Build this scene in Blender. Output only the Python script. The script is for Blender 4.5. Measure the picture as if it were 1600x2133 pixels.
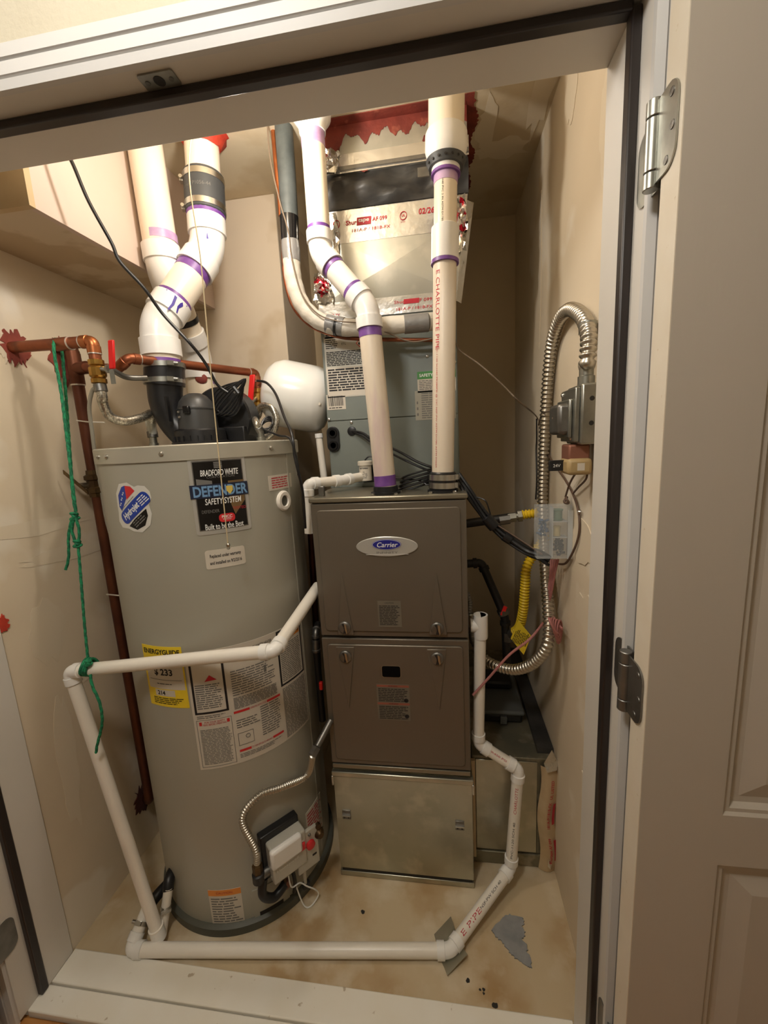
import bpy, bmesh, math, random
from mathutils import Vector, Matrix
random.seed(7)
for o in list(bpy.data.objects): bpy.data.objects.remove(o)
scene = bpy.context.scene
COL = scene.collection
V = Vector

# ------------------------------------------------------------------ camera
F_PX, PITCH, ROLL, YAW, CAM_H = 861.2, .173025, -.052882, .148556, 1.472
_cp, _sp = math.cos(PITCH), math.sin(PITCH)
FW = V((-math.sin(YAW)*_cp, math.cos(YAW)*_cp, -_sp))
_r0 = V((math.cos(YAW), math.sin(YAW), 0)); _u0 = _r0.cross(FW)
RT = _r0*math.cos(ROLL) + _u0*math.sin(ROLL)
UP = -_r0*math.sin(ROLL) + _u0*math.cos(ROLL)
CAM = V((0, 0, CAM_H))
cd = bpy.data.cameras.new('camera'); cam = bpy.data.objects.new('camera', cd); COL.objects.link(cam)
cd.sensor_fit = 'HORIZONTAL'; cd.sensor_width = 36.0; cd.lens = 36.0*F_PX/1600.0; cd.clip_start = .02
cam.matrix_world = Matrix(((RT.x, UP.x, -FW.x, 0), (RT.y, UP.y, -FW.y, 0), (RT.z, UP.z, -FW.z, CAM_H), (0, 0, 0, 1)))
scene.camera = cam
# measured points of the place: a photo pixel plus the real depth / plane on which the thing stands
def ray(px, py): return FW + RT*((px-800)/F_PX) - UP*((py-1066.5)/F_PX)
def at(px, py, Y): d = ray(px, py); return CAM + d*(Y/d.y)
def ax(px, py, X): d = ray(px, py); return CAM + d*(X/d.x)
def az(px, py, Z): d = ray(px, py); return CAM + d*((Z-CAM_H)/d.z)

# ------------------------------------------------------------------ world, exposure
w = bpy.data.worlds.new('world'); scene.world = w; w.use_nodes = True
w.node_tree.nodes['Background'].inputs[0].default_value = (1.0, .90, .78, 1)
w.node_tree.nodes['Background'].inputs[1].default_value = .22
vs = scene.view_settings
vs.view_transform = 'Standard'; vs.look = 'None'; vs.gamma = 1.0; vs.exposure = 0.0; vs.use_curve_mapping = False
# light values of the two lamps the place has (built further down as lamps)
CLOSET_LAMP_W, HALL_LAMP_W = 9.4, 25.0

# ------------------------------------------------------------------ materials
def lin(c):
    out = []
    for x in c[:3]:
        x = x/255.0; out.append(x/12.92 if x <= .04045 else ((x+.055)/1.055)**2.4)
    return (*out, 1)
MATS = {}
def mat(name, c, rough=.5, metal=0.0, c2=None, scale=8.0, lo=.35, hi=.65, bump=0.0, bscale=60.0, stretch=None,
        c3=None, s3=3.0, lo3=.55, hi3=.62, spec=None, alpha=None, trans=None, emit=None, detail=4.0, coat=None):
    m = bpy.data.materials.new(name); m.use_nodes = True; MATS[name] = m
    nt = m.node_tree; b = nt.nodes['Principled BSDF']; L = nt.links.new
    b.inputs['Base Color'].default_value = lin(c); b.inputs['Roughness'].default_value = rough; b.inputs['Metallic'].default_value = metal
    if spec is not None: b.inputs['Specular IOR Level'].default_value = spec
    if alpha is not None: b.inputs['Alpha'].default_value = alpha
    if trans is not None: b.inputs['Transmission Weight'].default_value = trans
    if coat is not None: b.inputs['Coat Weight'].default_value = coat
    if emit is not None:
        b.inputs['Emission Color'].default_value = lin(c); b.inputs['Emission Strength'].default_value = emit
    tc = nt.nodes.new('ShaderNodeTexCoord'); src = tc.outputs['Object']
    if stretch:
        mp = nt.nodes.new('ShaderNodeMapping'); mp.inputs['Scale'].default_value = stretch; L(src, mp.inputs[0]); src = mp.outputs[0]
    last = None
    def layer(prev, base, col, sc, a, z):
        n = nt.nodes.new('ShaderNodeTexNoise'); n.inputs['Scale'].default_value = sc; n.inputs['Detail'].default_value = detail; L(src, n.inputs['Vector'])
        r = nt.nodes.new('ShaderNodeMapRange'); r.inputs['From Min'].default_value = a; r.inputs['From Max'].default_value = z; L(n.outputs['Fac'], r.inputs['Value'])
        x = nt.nodes.new('ShaderNodeMix'); x.data_type = 'RGBA'; L(r.outputs[0], x.inputs['Factor'])
        if prev is None: x.inputs['A'].default_value = lin(base)
        else: L(prev, x.inputs['A'])
        x.inputs['B'].default_value = lin(col); return x.outputs['Result']
    if c2: last = layer(None, c, c2, scale, lo, hi)
    if c3: last = layer(last, c, c3, s3, lo3, hi3)
    if last: L(last, b.inputs['Base Color'])
    if bump:
        n = nt.nodes.new('ShaderNodeTexNoise'); n.inputs['Scale'].default_value = bscale; n.inputs['Detail'].default_value = 3; L(src, n.inputs['Vector'])
        bp = nt.nodes.new('ShaderNodeBump'); bp.inputs['Strength'].default_value = bump; bp.inputs['Distance'].default_value = .004
        L(n.outputs['Fac'], bp.inputs['Height']); L(bp.outputs[0], b.inputs['Normal'])
    return m
M = MATS
mat('drywall', (216,200,174), .85, c2=(224,209,184), scale=2.5, c3=(230,219,200), s3=2.2, lo3=.56, hi3=.60, bump=.08, bscale=40)
mat('drywall_light', (222,206,184), .85, c2=(228,214,194), scale=2.5, c3=(212,194,168), s3=3, lo3=.55, hi3=.62, bump=.06)
mat('drywall_dark', (214,196,166), .85, c2=(220,203,174), scale=2.0, c3=(226,213,190), s3=1.8, lo3=.6, hi3=.63, bump=.08, bscale=40)
mat('mud', (222,208,184), .85, bump=.08)
mat('mud_ceiling', (224,211,187), .85, bump=.08)
mat('pink_board', (206,186,172), .8, c2=(212,193,180), scale=3, bump=.05)
mat('soffit_under', (208,192,166), .85, c2=(190,170,140), scale=5, lo=.5, hi=.55, bump=.08)
mat('soffit_front', (196,170,130), .85, c2=(206,184,146), scale=9, bump=.25, bscale=25)
mat('ceiling_mud', (216,202,174), .85, c2=(204,186,154), scale=4, lo=.45, hi=.55, bump=.1)
mat('orange_peel', (202,194,174), .8, bump=.5, bscale=90, c2=(196,187,166), scale=6)
mat('trim_white', (208,206,203), .45)
mat('jamb_paint', (214,209,200), .5, c2=(218,213,205), scale=4)
mat('door_paint', (188,178,166), .55, c2=(184,174,160), scale=3, bump=.06, bscale=120, stretch=(1,1,.15))
mat('door_edge_paint', (226,216,198), .55, c2=(222,210,190), scale=14, c3=(206,188,160), s3=60, lo3=.70, hi3=.74)
mat('weatherstrip', (38,31,29), .42)
mat('threshold_paint', (244,240,230), .5, c2=(240,234,220), scale=7, c3=(196,182,160), s3=34, lo3=.68, hi3=.72)
mat('closet_floor', (196,178,146), .7, c2=(164,130,82), scale=3.2, lo=.45, hi=.66, c3=(210,196,170), s3=7, lo3=.50, hi3=.66, bump=.12, bscale=30, detail=9)
mat('wood_floor', (190,138,78), .4, c2=(170,112,58), scale=10, stretch=(1,12,12))
mat('mortar', (128,130,132), .8, c2=(146,147,148), scale=30, bump=.5, bscale=60)
mat('pvc', (240,234,224), .3, c2=(234,227,215), scale=6)
mat('pvc_cream', (240,230,214), .3, c2=(238,224,200), scale=5, stretch=(1,1,.3))
mat('pvc_old', (226,214,196), .4, c2=(216,202,182), scale=12, c3=(196,170,172), s3=14, lo3=.6, hi3=.75, stretch=(1,1,.2))
mat('pvc_fitting', (238,236,232), .28)
mat('primer_purple', (104,60,140), .4, c2=(126,84,156), scale=30)
mat('primer_pale', (176,140,186), .4, c2=(196,168,200), scale=30)
mat('marker_blue', (66,50,150), .5)
mat('ink_black', (24,22,24), .6)
mat('ink_red', (186,34,52), .5)
mat('ink_grey', (110,108,104), .6)
mat('ink_white', (236,236,232), .5)
mat('copper', (156,92,62), .44, .75, c2=(130,74,50), scale=9, c3=(108,68,52), s3=22, lo3=.56, hi3=.7)
mat('copper_bright', (186,114,68), .36, .8, c2=(156,90,54), scale=20)
mat('copper_dark', (116,72,52), .45, .8, c2=(92,56,44), scale=9)
mat('solder', (214,206,196), .3, .7)
mat('brass', (196,158,84), .3, .95, c2=(168,126,62), scale=18)
mat('brass_dark', (112,92,62), .45, .9, c2=(86,68,48), scale=16)
mat('steel', (198,196,190), .28, 1.0)
mat('steel_dull', (140,138,134), .42, .9, c2=(118,116,112), scale=20)
mat('conduit_steel', (196,190,178), .30, .95)
mat('zinc', (172,172,164), .34, .9, c2=(150,150,142), scale=25)
mat('galv', (188,186,172), .33, .9, c2=(172,171,156), scale=6, lo=.3, hi=.7, c3=(198,195,180), s3=16, lo3=.5, hi3=.7)
mat('galv_bright', (208,208,202), .3, .8, c2=(192,192,184), scale=5, lo=.3, hi=.7, c3=(216,214,206), s3=14, lo3=.5, hi3=.7)
mat('galv_dull', (146,140,118), .5, .7, c2=(120,118,104), scale=7, c3=(166,158,138), s3=18, lo3=.52, hi3=.66)
mat('foil', (226,224,218), .2, 1.0, bump=.9, bscale=42)
mat('foil_red', (222,216,210), .25, .8, c2=(190,30,50), scale=38, lo=.5, hi=.54, bump=.9, bscale=42)
mat('foil_flat', (228,226,222), .27, .92, bump=.5, bscale=26)
mat('foil_worn', (196,172,136), .5, .25, c2=(206,186,152), scale=20, bump=.3, bscale=30)
mat('black_plastic', (26,26,28), .38)
mat('black_gloss', (20,20,22), .2)
mat('dark_grey_plastic', (58,58,58), .4)
mat('black_fabric', (40,40,40), .45, c2=(62,60,58), scale=10, bump=.8, bscale=9, stretch=(1,1,3))
mat('pump_grey', (92,95,94), .5)
mat('rubber_grey', (64,66,68), .5)
mat('hose_grey', (70,76,76), .5, c2=(88,94,94), scale=20)
mat('insul_white', (214,208,196), .6, bump=.5, bscale=55)
mat('grey_tape', (150,150,150), .35, .4, bump=.6, bscale=40)
mat('heater_grey', (168,165,152), .36, c2=(164,161,147), scale=2, coat=.15)
mat('heater_rim', (182,178,164), .35, .3)
mat('heater_base', (84,84,74), .5)
mat('furnace_taupe', (118,110,98), .36, .45, c2=(114,106,94), scale=3)
mat('furnace_edge', (146,140,124), .32, .75)
mat('furnace_dark', (30,27,24), .6)
mat('coil_grey', (122,129,124), .45, .15, c2=(116,122,117), scale=4)
mat('badge_silver', (196,195,190), .28, .45)
mat('badge_blue', (34,36,132), .3)
mat('badge_white', (226,228,236), .3, .3)
mat('paper', (206,198,184), .6)
mat('paper_grey', (162,158,144), .5, .2)
mat('paper_dim', (112,104,90), .6)
mat('label_silver', (190,187,176), .4, .2)
mat('sticker_silver', (214,212,204), .4)
mat('label_black', (16,14,15), .25)
mat('label_red', (206,44,48), .45)
mat('label_red_dim', (150,84,66), .55)
mat('label_orange', (226,140,52), .5)
mat('label_yellow', (236,206,48), .5)
mat('label_green', (66,140,66), .5)
mat('label_blue', (30,62,160), .4)
mat('letter_blue', (112,152,192), .4)
mat('navy', (26,34,58), .4)
mat('letter_gold', (214,188,92), .4)
mat('bronze_print', (116,92,58), .4)
mat('tank_white', (238,238,234), .22)
mat('rope_green', (28,140,92), .7, c2=(20,104,72), scale=120, lo=.45, hi=.55)
mat('string_tan', (206,188,150), .8)
mat('handle_red', (222,36,34), .35)
mat('firestop_red', (150,72,58), .7, c2=(124,52,44), scale=25, bump=.6, bscale=40)
mat('firestop_dark', (92,54,48), .8, c2=(70,42,38), scale=25)
mat('firestop_bright', (206,72,48), .7, c2=(180,52,36), scale=25, bump=.6, bscale=40)
mat('red_overspray', (136,58,46), .65, c2=(108,42,34), scale=18, c3=(164,92,72), s3=30, lo3=.6, hi3=.72, bump=.4, bscale=50)
mat('braid', (206,200,186), .3, .85, c2=(150,144,132), scale=220, lo=.45, hi=.55)
mat('csst_yellow', (232,196,38), .4)
mat('iron_black', (26,24,23), .5)
mat('pink_wire', (172,112,108), .55)
mat('brown_wire', (96,74,60), .5)
mat('thermo_wire', (120,104,88), .55)
mat('amber', (172,148,104), .5)
mat('rust_cap', (146,98,80), .5, .4)
mat('clear_plastic', (226,232,234), .15, trans=.0, alpha=.16)
mat('clear_edge', (222,226,226), .2, alpha=.6)
mat('blue_parts', (60,92,128), .5)
mat('dark_parts', (48,50,54), .4)
mat('green_parts', (110,140,116), .4)
mat('cream_parts', (206,190,140), .5)
mat('clear_sleeve', (230,228,214), .12, alpha=.55)
mat('bulb_glow', (255,222,170), .3, emit=9.0)
mat('hall_glow', (255,236,206), .3, emit=4.0)
mat('ceramic', (236,234,228), .3)
mat('display_black', (6,6,8), .6, spec=.1)

# ------------------------------------------------------------------ mesh kit
def frame_of(d):
    d = d.normalized(); h = V((0, 0, 1)) if abs(d.z) < .9 else V((1, 0, 0))
    u = d.cross(h).normalized(); return u, d.cross(u).normalized() * -1
class MB:
    def __init__(s): s.v, s.f = [], []
    def add(s, vs, fs):
        n = len(s.v); s.v += [tuple(p) for p in vs]; s.f += [tuple(i+n for i in f) for f in fs]; return s
    def box(s, x0, x1, y0, y1, z0, z1):
        vs = [(x, y, z) for z in (z0, z1) for y in (y0, y1) for x in (x0, x1)]
        return s.add(vs, [(0,2,3,1),(4,5,7,6),(0,1,5,4),(2,6,7,3),(0,4,6,2),(1,3,7,5)])
    def obox(s, c, u, v, n, a, b, d):
        c = V(c); u = V(u).normalized(); v = V(v).normalized(); n = V(n).normalized()
        vs = [c + u*(x*a) + v*(y*b) + n*(z*d) for z in (-.5, .5) for y in (-.5, .5) for x in (-.5, .5)]
        return s.add(vs, [(0,2,3,1),(4,5,7,6),(0,1,5,4),(2,6,7,3),(0,4,6,2),(1,3,7,5)])
    def tube(s, path, r, n=16, caps=True, closed=False):
        P = [V(p) for p in path]; N = len(P)
        R = [r]*N if not isinstance(r, (list, tuple)) else list(r)
        T = []
        for i in range(N):
            a = P[(i-1) % N] if (closed or i > 0) else P[i]; b = P[(i+1) % N] if (closed or i < N-1) else P[i]
            d = b-a
            if d.length < 1e-9: d = T[-1] if T else V((0, 0, 1))
            T.append(d.normalized())
        u, _ = frame_of(T[0]); vs = []
        for i in range(N):
            u = (u - T[i]*u.dot(T[i]))
            u = u.normalized() if u.length > 1e-6 else frame_of(T[i])[0]
            w_ = T[i].cross(u)
            for k in range(n):
                a = 2*math.pi*k/n; vs.append(P[i] + (u*math.cos(a) + w_*math.sin(a))*R[i])
        fs = []
        for i in range(N if closed else N-1):
            j = (i+1) % N
            for k in range(n):
                k2 = (k+1) % n; fs.append((i*n+k, i*n+k2, j*n+k2, j*n+k))
        if caps and not closed:
            fs.append(tuple(reversed(range(n)))); fs.append(tuple(range((N-1)*n, N*n)))
        return s.add(vs, fs)
    def cyl(s, a, b, r, r2=None, n=20): return s.tube([a, b], [r, r if r2 is None else r2], n)
    def lathe(s, p0, axis, prof, n=32, caps=True):
        p0 = V(p0); d = V(axis).normalized(); u, w_ = frame_of(d); w_ = d.cross(u); vs = []
        for (t, r) in prof:
            for k in range(n):
                a = 2*math.pi*k/n; vs.append(p0 + d*t + (u*math.cos(a)+w_*math.sin(a))*max(r, 1e-5))
        fs = []
        for i in range(len(prof)-1):
            for k in range(n):
                k2 = (k+1) % n; fs.append((i*n+k, i*n+k2, (i+1)*n+k2, (i+1)*n+k))
        if caps: fs.append(tuple(reversed(range(n)))); fs.append(tuple(range((len(prof)-1)*n, len(prof)*n)))
        return s.add(vs, fs)
    def prism(s, poly, o, u, v, n, d):
        o = V(o); u = V(u); v = V(v); n = V(n); k = len(poly)
        vs = [o + u*a + v*b for a, b in poly] + [o + u*a + v*b + n*d for a, b in poly]
        fs = [tuple(reversed(range(k))), tuple(range(k, 2*k))] + [(i, (i+1) % k, k+(i+1) % k, k+i) for i in range(k)]
        return s.add(vs, fs)
    def grid(s, f, s0, s1, t0, t1, lift=0.0, ns=1, nt=1):
        vs = [f(s0+(s1-s0)*i/ns, t0+(t1-t0)*j/nt, lift) for j in range(nt+1) for i in range(ns+1)]
        fs = [(j*(ns+1)+i, j*(ns+1)+i+1, (j+1)*(ns+1)+i+1, (j+1)*(ns+1)+i) for j in range(nt) for i in range(ns)]
        return s.add(vs, fs)
    def slab(s, f, s0, s1, t0, t1, l0, l1, ns=1):
        # a thin plate following the mapping f
        n = len(s.v); vs = []; fs = []
        for i in range(ns+1):
            a = s0+(s1-s0)*i/ns; vs += [f(a, t0, l0), f(a, t1, l0), f(a, t0, l1), f(a, t1, l1)]
        for i in range(ns):
            a, b = 4*i, 4*i+4
            fs += [(a+2, b+2, b+3, a+3), (a, a+1, b+1, b), (a, b, b+2, a+2), (a+1, a+3, b+3, b+1)]
        e = 4*ns; fs += [(0, 2, 3, 1), (e, e+1, e+3, e+2)]
        return s.add(vs, fs)
    def blob(s, poly, f, l0, l1):
        k = len(poly); vs = [f(a, b, l0) for a, b in poly] + [f(a, b, l1) for a, b in poly]
        fs = [tuple(range(k, 2*k))] + [(i, (i+1) % k, k+(i+1) % k, k+i) for i in range(k)] + [tuple(reversed(range(k)))]
        return s.add(vs, fs)
def mesh_of(name, mb, m, smooth=35):
    me = bpy.data.meshes.new(name); me.from_pydata(mb.v, [], mb.f); me.validate(); me.update()
    if m: me.materials.append(M[m] if isinstance(m, str) else m)
    if smooth:
        bm = bmesh.new(); bm.from_mesh(me); bmesh.ops.recalc_face_normals(bm, faces=bm.faces); bm.to_mesh(me); bm.free()
        me.shade_smooth(); me.set_sharp_from_angle(angle=math.radians(smooth))
    return me
def obj(name, mb, m, parent=None, bevel=0, smooth=35, seg=2):
    o = bpy.data.objects.new(name, mesh_of(name, mb, m, smooth)); COL.objects.link(o)
    if parent is not None:
        o.parent = parent
        o.location = -parent.location if parent.parent is None else V((0, 0, 0))
    if bevel:
        b = o.modifiers.new('bevel', 'BEVEL'); b.width = bevel; b.segments = seg; b.limit_method = 'ANGLE'; b.angle_limit = math.radians(40)
    return o
def thing(name, label, cat, loc, group=None):
    o = bpy.data.objects.new(name, None); COL.objects.link(o); o.location = V(loc); o.empty_display_size = .05
    o['label'] = label; o['category'] = cat
    if group: o['group'] = group
    return o
def tag(o, label, cat, group=None):
    o['label'] = label; o['category'] = cat
    if group: o['group'] = group
    return o
def struct(name, mb, m, label=None, bevel=0, smooth=35):
    o = obj(name, mb, m, None, bevel, smooth); o['kind'] = 'structure'
    if label: o['label'] = label
    return o
def catmull(pts, n=8):
    P = [V(p) for p in pts]; out = []
    for i in range(len(P)-1):
        p0 = P[max(i-1, 0)]; p1 = P[i]; p2 = P[i+1]; p3 = P[min(i+2, len(P)-1)]
        for k in range(n):
            t = k/n; out.append(.5*((2*p1) + (p2-p0)*t + (2*p0-5*p1+4*p2-p3)*t*t + (3*p1-p0-3*p2+p3)*t**3))
    out.append(P[-1]); return out
def arc_pts(c, d0, d1, a, n=10):
    # rounded corner c: comes in along d0, leaves along d1, trimmed by a
    c = V(c); A = c - d0*a; B = c + d1*a
    return [A*(1-t)**2 + c*2*t*(1-t) + B*t*t for t in [i/n for i in range(n+1)]]
def elbow_mb(c, d0, d1, a, r, hub, hl):
    p = arc_pts(c, d0, d1, a); path = []; rad = []
    e = .0006
    path += [p[0]-d0*hl, p[0]-d0*e, p[0]]; rad += [hub, hub, r*1.03]
    for q in p[1:-1]: path.append(q); rad.append(r*1.03)
    path += [p[-1], p[-1]+d1*e, p[-1]+d1*hl]; rad += [r*1.03, hub, hub]
    return MB().tube(path, rad, 24)
def run(root, pts, r, pm, em, a=None, hub=1.16, hl=None, pname='pipe', ename='elbow', n=24, skip=(), rings=None):
    P = [V(p) for p in pts]; a = a or r*1.4; hl = hl or r*1.2; segs = []
    for i in range(len(P)-1):
        d = (P[i+1]-P[i]).normalized(); s = P[i] + (d*a if i > 0 else d*0); e = P[i+1] - (d*a if i < len(P)-2 else d*0)
        segs.append(obj(pname, MB().tube([s, e], r, n), pm, root))
    for i in range(1, len(P)-1):
        d0 = (P[i]-P[i-1]).normalized(); d1 = (P[i+1]-P[i]).normalized()
        el = obj(ename, elbow_mb(P[i], d0, d1, a, r, r*hub, hl), em, root)
        if rings:
            k = obj('solder_ring', MB().tube([P[i]-d0*(a+hl+.003), P[i]-d0*(a+hl)], r*hub*.99, n), rings, el)
            obj('solder_ring', MB().tube([P[i]+d1*(a+hl), P[i]+d1*(a+hl+.003)], r*hub*.99, n), rings, el)
    return segs
def band(root, a, b, r, m, name='primer_band', n=24): return obj(name, MB().tube([V(a), V(b)], r, n), m, root)
def clamp(root, p, axis, r, wdt=.012, m='steel', name='hose_clamp', sd=None):
    p = V(p); d = V(axis).normalized(); o = obj(name, MB().tube([p-d*wdt/2, p+d*wdt/2], r*1.03, 28), m, root)
    s = sd if sd is not None else (V((0, -1, 0)) - d*(-d.y)).normalized()
    q = p + s*r*1.08; t = d.cross(s)
    obj('clamp_screw', MB().obox(q, t, d, s, .018, wdt*.9, .010).cyl(q+t*.008, q+t*.020, .005), m, o)
    return o
# flat / wrapped mappings (s right, t up, lift outwards)
def flat(o, u, v):
    o = V(o); u = V(u).normalized(); v = V(v).normalized(); n = u.cross(v)
    return lambda s, t, l=0.0: o + u*s + v*t + n*l
def wrap_z(cx, cy, R, a0, z0):
    return lambda s, t, l=0.0: V((cx + (R+l)*math.sin(a0+s/R), cy - (R+l)*math.cos(a0+s/R), z0+t))
def wrap_axis(p, axis, n0, R):
    p = V(p); a = V(axis).normalized(); n0 = (V(n0) - a*V(n0).dot(a)).normalized(); m_ = n0.cross(a)
    return lambda s, t, l=0.0: p + a*s + (n0*math.cos(t/R) + m_*math.sin(t/R))*(R+l)
def rot(f, ang):
    c, s_ = math.cos(ang), math.sin(ang)
    return lambda s, t, l=0.0: f(s*c - t*s_, s*s_ + t*c, l)
def off(f, ds, dt): return lambda s, t, l=0.0: f(s+ds, t+dt, l)
def text(parent, body, f, size, m, lift=.0007, width=None, name='lettering', bold=.0, align='CENTER', shear=0.0, sx=1.0):
    cu = bpy.data.curves.new('t', 'FONT'); cu.body = body; cu.size = size; cu.align_x = align; cu.align_y = 'CENTER'; cu.offset = bold*size; cu.shear = shear
    cu.resolution_u = 3
    to = bpy.data.objects.new('t', cu); me = bpy.data.meshes.new_from_object(to)
    xs = [v.co.x for v in me.vertices]; k = sx
    if width and xs: k = width/(max(xs)-min(xs))
    ys = [v.co.y for v in me.vertices]; my = (max(ys)+min(ys))/2 if ys else 0
    for v in me.vertices: v.co = f(v.co.x*k, v.co.y-my, lift)
    me.materials.clear(); me.materials.append(M[m]); me.name = name
    o = bpy.data.objects.new(name, me); COL.objects.link(o); bpy.data.objects.remove(to); bpy.data.curves.remove(cu)
    o.parent = parent; o.location = -parent.location if parent.parent is None else V((0, 0, 0))
    return o
def words(mb, f, s0, s1, t0, t1, n, lift=.0006, th=.45, ragged=.25, gap=.18):
    h = (t1-t0)/n
    for i in range(n):
        t = t1 - h*(i+.5); s = s0; end = s1 - (s1-s0)*random.random()*ragged
        while s < end-1e-4:
            wl = min(h*random.uniform(1.2, 4.0), end-s); k = 1 if wl < .012 else 2
            mb.grid(f, s, s+wl, t-h*th/2, t+h*th/2, lift, k, 1); s += wl + h*gap*2
    return mb
def rounded(w_, h_, r, n=5, cx=0, cy=0):
    out = []
    for (x, y, a) in ((w_/2-r, h_/2-r, 0), (-w_/2+r, h_/2-r, 90), (-w_/2+r, -h_/2+r, 180), (w_/2-r, -h_/2+r, 270)):
        for i in range(n+1):
            q = math.radians(a + 90*i/n); out.append((cx+x+r*math.cos(q), cy+y+r*math.sin(q)))
    return out
def ellipse(a, b, n=32, cx=0, cy=0): return [(cx+a*math.cos(2*math.pi*i/n), cy+b*math.sin(2*math.pi*i/n)) for i in range(n)]
def splat(r, n=22, jag=.35, sx=1, sy=1, seed=1):
    g = random.Random(seed); return [((r*(1+g.uniform(-jag, jag)))*math.cos(2*math.pi*i/n)*sx, (r*(1+g.uniform(-jag, jag)))*math.sin(2*math.pi*i/n)*sy) for i in range(n)]

def ribbed(pts, r, amp, wl, m, parent, name='ribbed_tube'):
    cp = catmull(pts, 40); out = [cp[0]]; acc = 0; step = wl/6
    for i in range(1, len(cp)):
        a, b = cp[i-1], cp[i]; seg = (b-a).length
        while seg > 1e-9 and acc + seg >= step:
            t = (step-acc)/seg; a = a.lerp(b, t); out.append(a); seg = (b-a).length; acc = 0
        acc += seg
    return obj(name, MB().tube(out, [r+amp*math.sin(2*math.pi*i/6) for i in range(len(out))], 14), m, parent, smooth=80)

def skin(poly, f, lift, maxlen=.009):
    # a thin sheet cut to an outline and laid on a curved surface
    bm = bmesh.new(); bm.faces.new([bm.verts.new((a, b, 0)) for a, b in poly]); bmesh.ops.triangulate(bm, faces=bm.faces[:])
    for _ in range(6):
        es = [e for e in bm.edges if e.calc_length() > maxlen]
        if not es: break
        bmesh.ops.subdivide_edges(bm, edges=es, cuts=1); bmesh.ops.triangulate(bm, faces=[q for q in bm.faces if len(q.verts) > 3])
    bm.verts.index_update(); mb = MB().add([f(v.co.x, v.co.y, lift) for v in bm.verts], [tuple(v.index for v in q.verts) for q in bm.faces]); bm.free(); return mb
# ------------------------------------------------------------------ the setting
XL, XR, YB, YC, ZC = -1.148, .336, 2.05, 1.66, 2.40     # closet left/right wall, back wall, chase face, ceiling
JL, JR, JZ, J0, J1 = -1.143, .285, 2.057, .70, .845      # door stop faces, head, jamb depth
floor = struct('floor', MB().box(XL-.02, XR+.02, .846, YB+.02, -.05, 0), 'closet_floor')
struct('floor_hall', MB().box(-2.2, 1.4, -1.3, .72, -.07, -.022), 'wood_floor')
hallf = bpy.data.objects['floor_hall']
pl = mesh_of('plank', MB().box(0, .598, 0, .118, -.022, -.012), 'wood_floor')
for r_ in range(6):
    for c_ in range(6):
        o = bpy.data.objects.new('plank', pl); COL.objects.link(o); o.parent = hallf; o.location = (-2.2+.6*c_-.17*(r_ % 2), .712-.12*(r_+1), 0)
struct('ceiling', MB().box(XL-.05, XR+.05, J1, YB+.05, ZC, ZC+.05), 'ceiling_mud')
struct('wall_left', MB().box(XL-.1, XL, J1-.001, YB+.05, -.02, ZC), 'drywall')
struct('wall_right', MB().box(XR, XR+.1, J1-.001, YB+.05, -.02, ZC), 'drywall')
struct('wall_back', MB().box(-.60, XR, YB, YB+.1, -.02, ZC), 'drywall_dark')
struct('wall_back_left', MB().box(XL, -.60, YC, YB+.1, -.02, ZC), 'drywall_light', bevel=.004)
wl, wr, cl = bpy.data.objects['wall_left'], bpy.data.objects['wall_right'], bpy.data.objects['ceiling']
sf = struct('ceiling_soffit', MB().box(XL, -.900, .912, YC, 2.035, ZC), 'drywall')
obj('front_panel', MB().box(XL, -.885, .897, .912, 2.02, ZC), 'soffit_front', sf)
obj('side_panel', MB().box(-.900, -.885, .912, YC, 2.02, ZC), 'pink_board', sf)
obj('under_panel', MB().box(XL, -.900, .912, YC, 2.02, 2.035), 'soffit_under', sf)
# joint compound smears on walls and ceiling
fr = lambda y, z: flat((XR-.0004, y, z), (0, -1, 0), (0, 0, 1))
fl = lambda y, z: flat((XL+.0004, y, z), (0, 1, 0), (0, 0, 1))
fc = lambda x, y: flat((x, y, ZC-.0004), (1, 0, 0), (0, -1, 0))
for (y, z, a, b, sd) in ((.99, 2.07, .035, .10, 3), (.955, 1.80, .04, .09, 4), (1.24, 2.30, .05, .07, 5), (.93, 1.25, .05, .16, 6), (.92, .95, .05, .2, 7), (.93, .60, .05, .22, 8),
                         (.91, .28, .04, .12, 9), (1.0, 1.02, .09, .05, 10), (.98, .55, .02, .07, 11), (1.55, 2.0, .015, .22, 12), (1.05, 1.2, .08, .06, 13)):
    obj('mud_patch', MB().blob(splat(1, 20, .22, a, b, sd), fr(y, z), 0, .0004+.00012*sd), 'mud', wr)
for (y, z, a, b, sd) in ((1.0, 1.28, .16, .022, 21), (1.1, 1.18, .15, .02, 22), (.97, .98, .05, .10, 23), (1.05, .80, .06, .03, 24), (.95, .55, .03, .22, 25)):
    obj('mud_patch', MB().blob(splat(1, 20, .25, a, b, sd), rot(fl(y, z), -.05), 0, .0002+.0001*(sd-20)), 'mud', wl)
for (x, y, a, b, sd) in ((.22, 1.60, .10, .05, 31), (.16, 1.50, .03, .12, 32), (.3, 1.35, .03, .2, 33)):
    obj('mud_patch', MB().blob(splat(1, 18, .3, a, b, sd), fc(x, y), 0, .0003*(sd-30)), 'mud_ceiling', cl)
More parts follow.
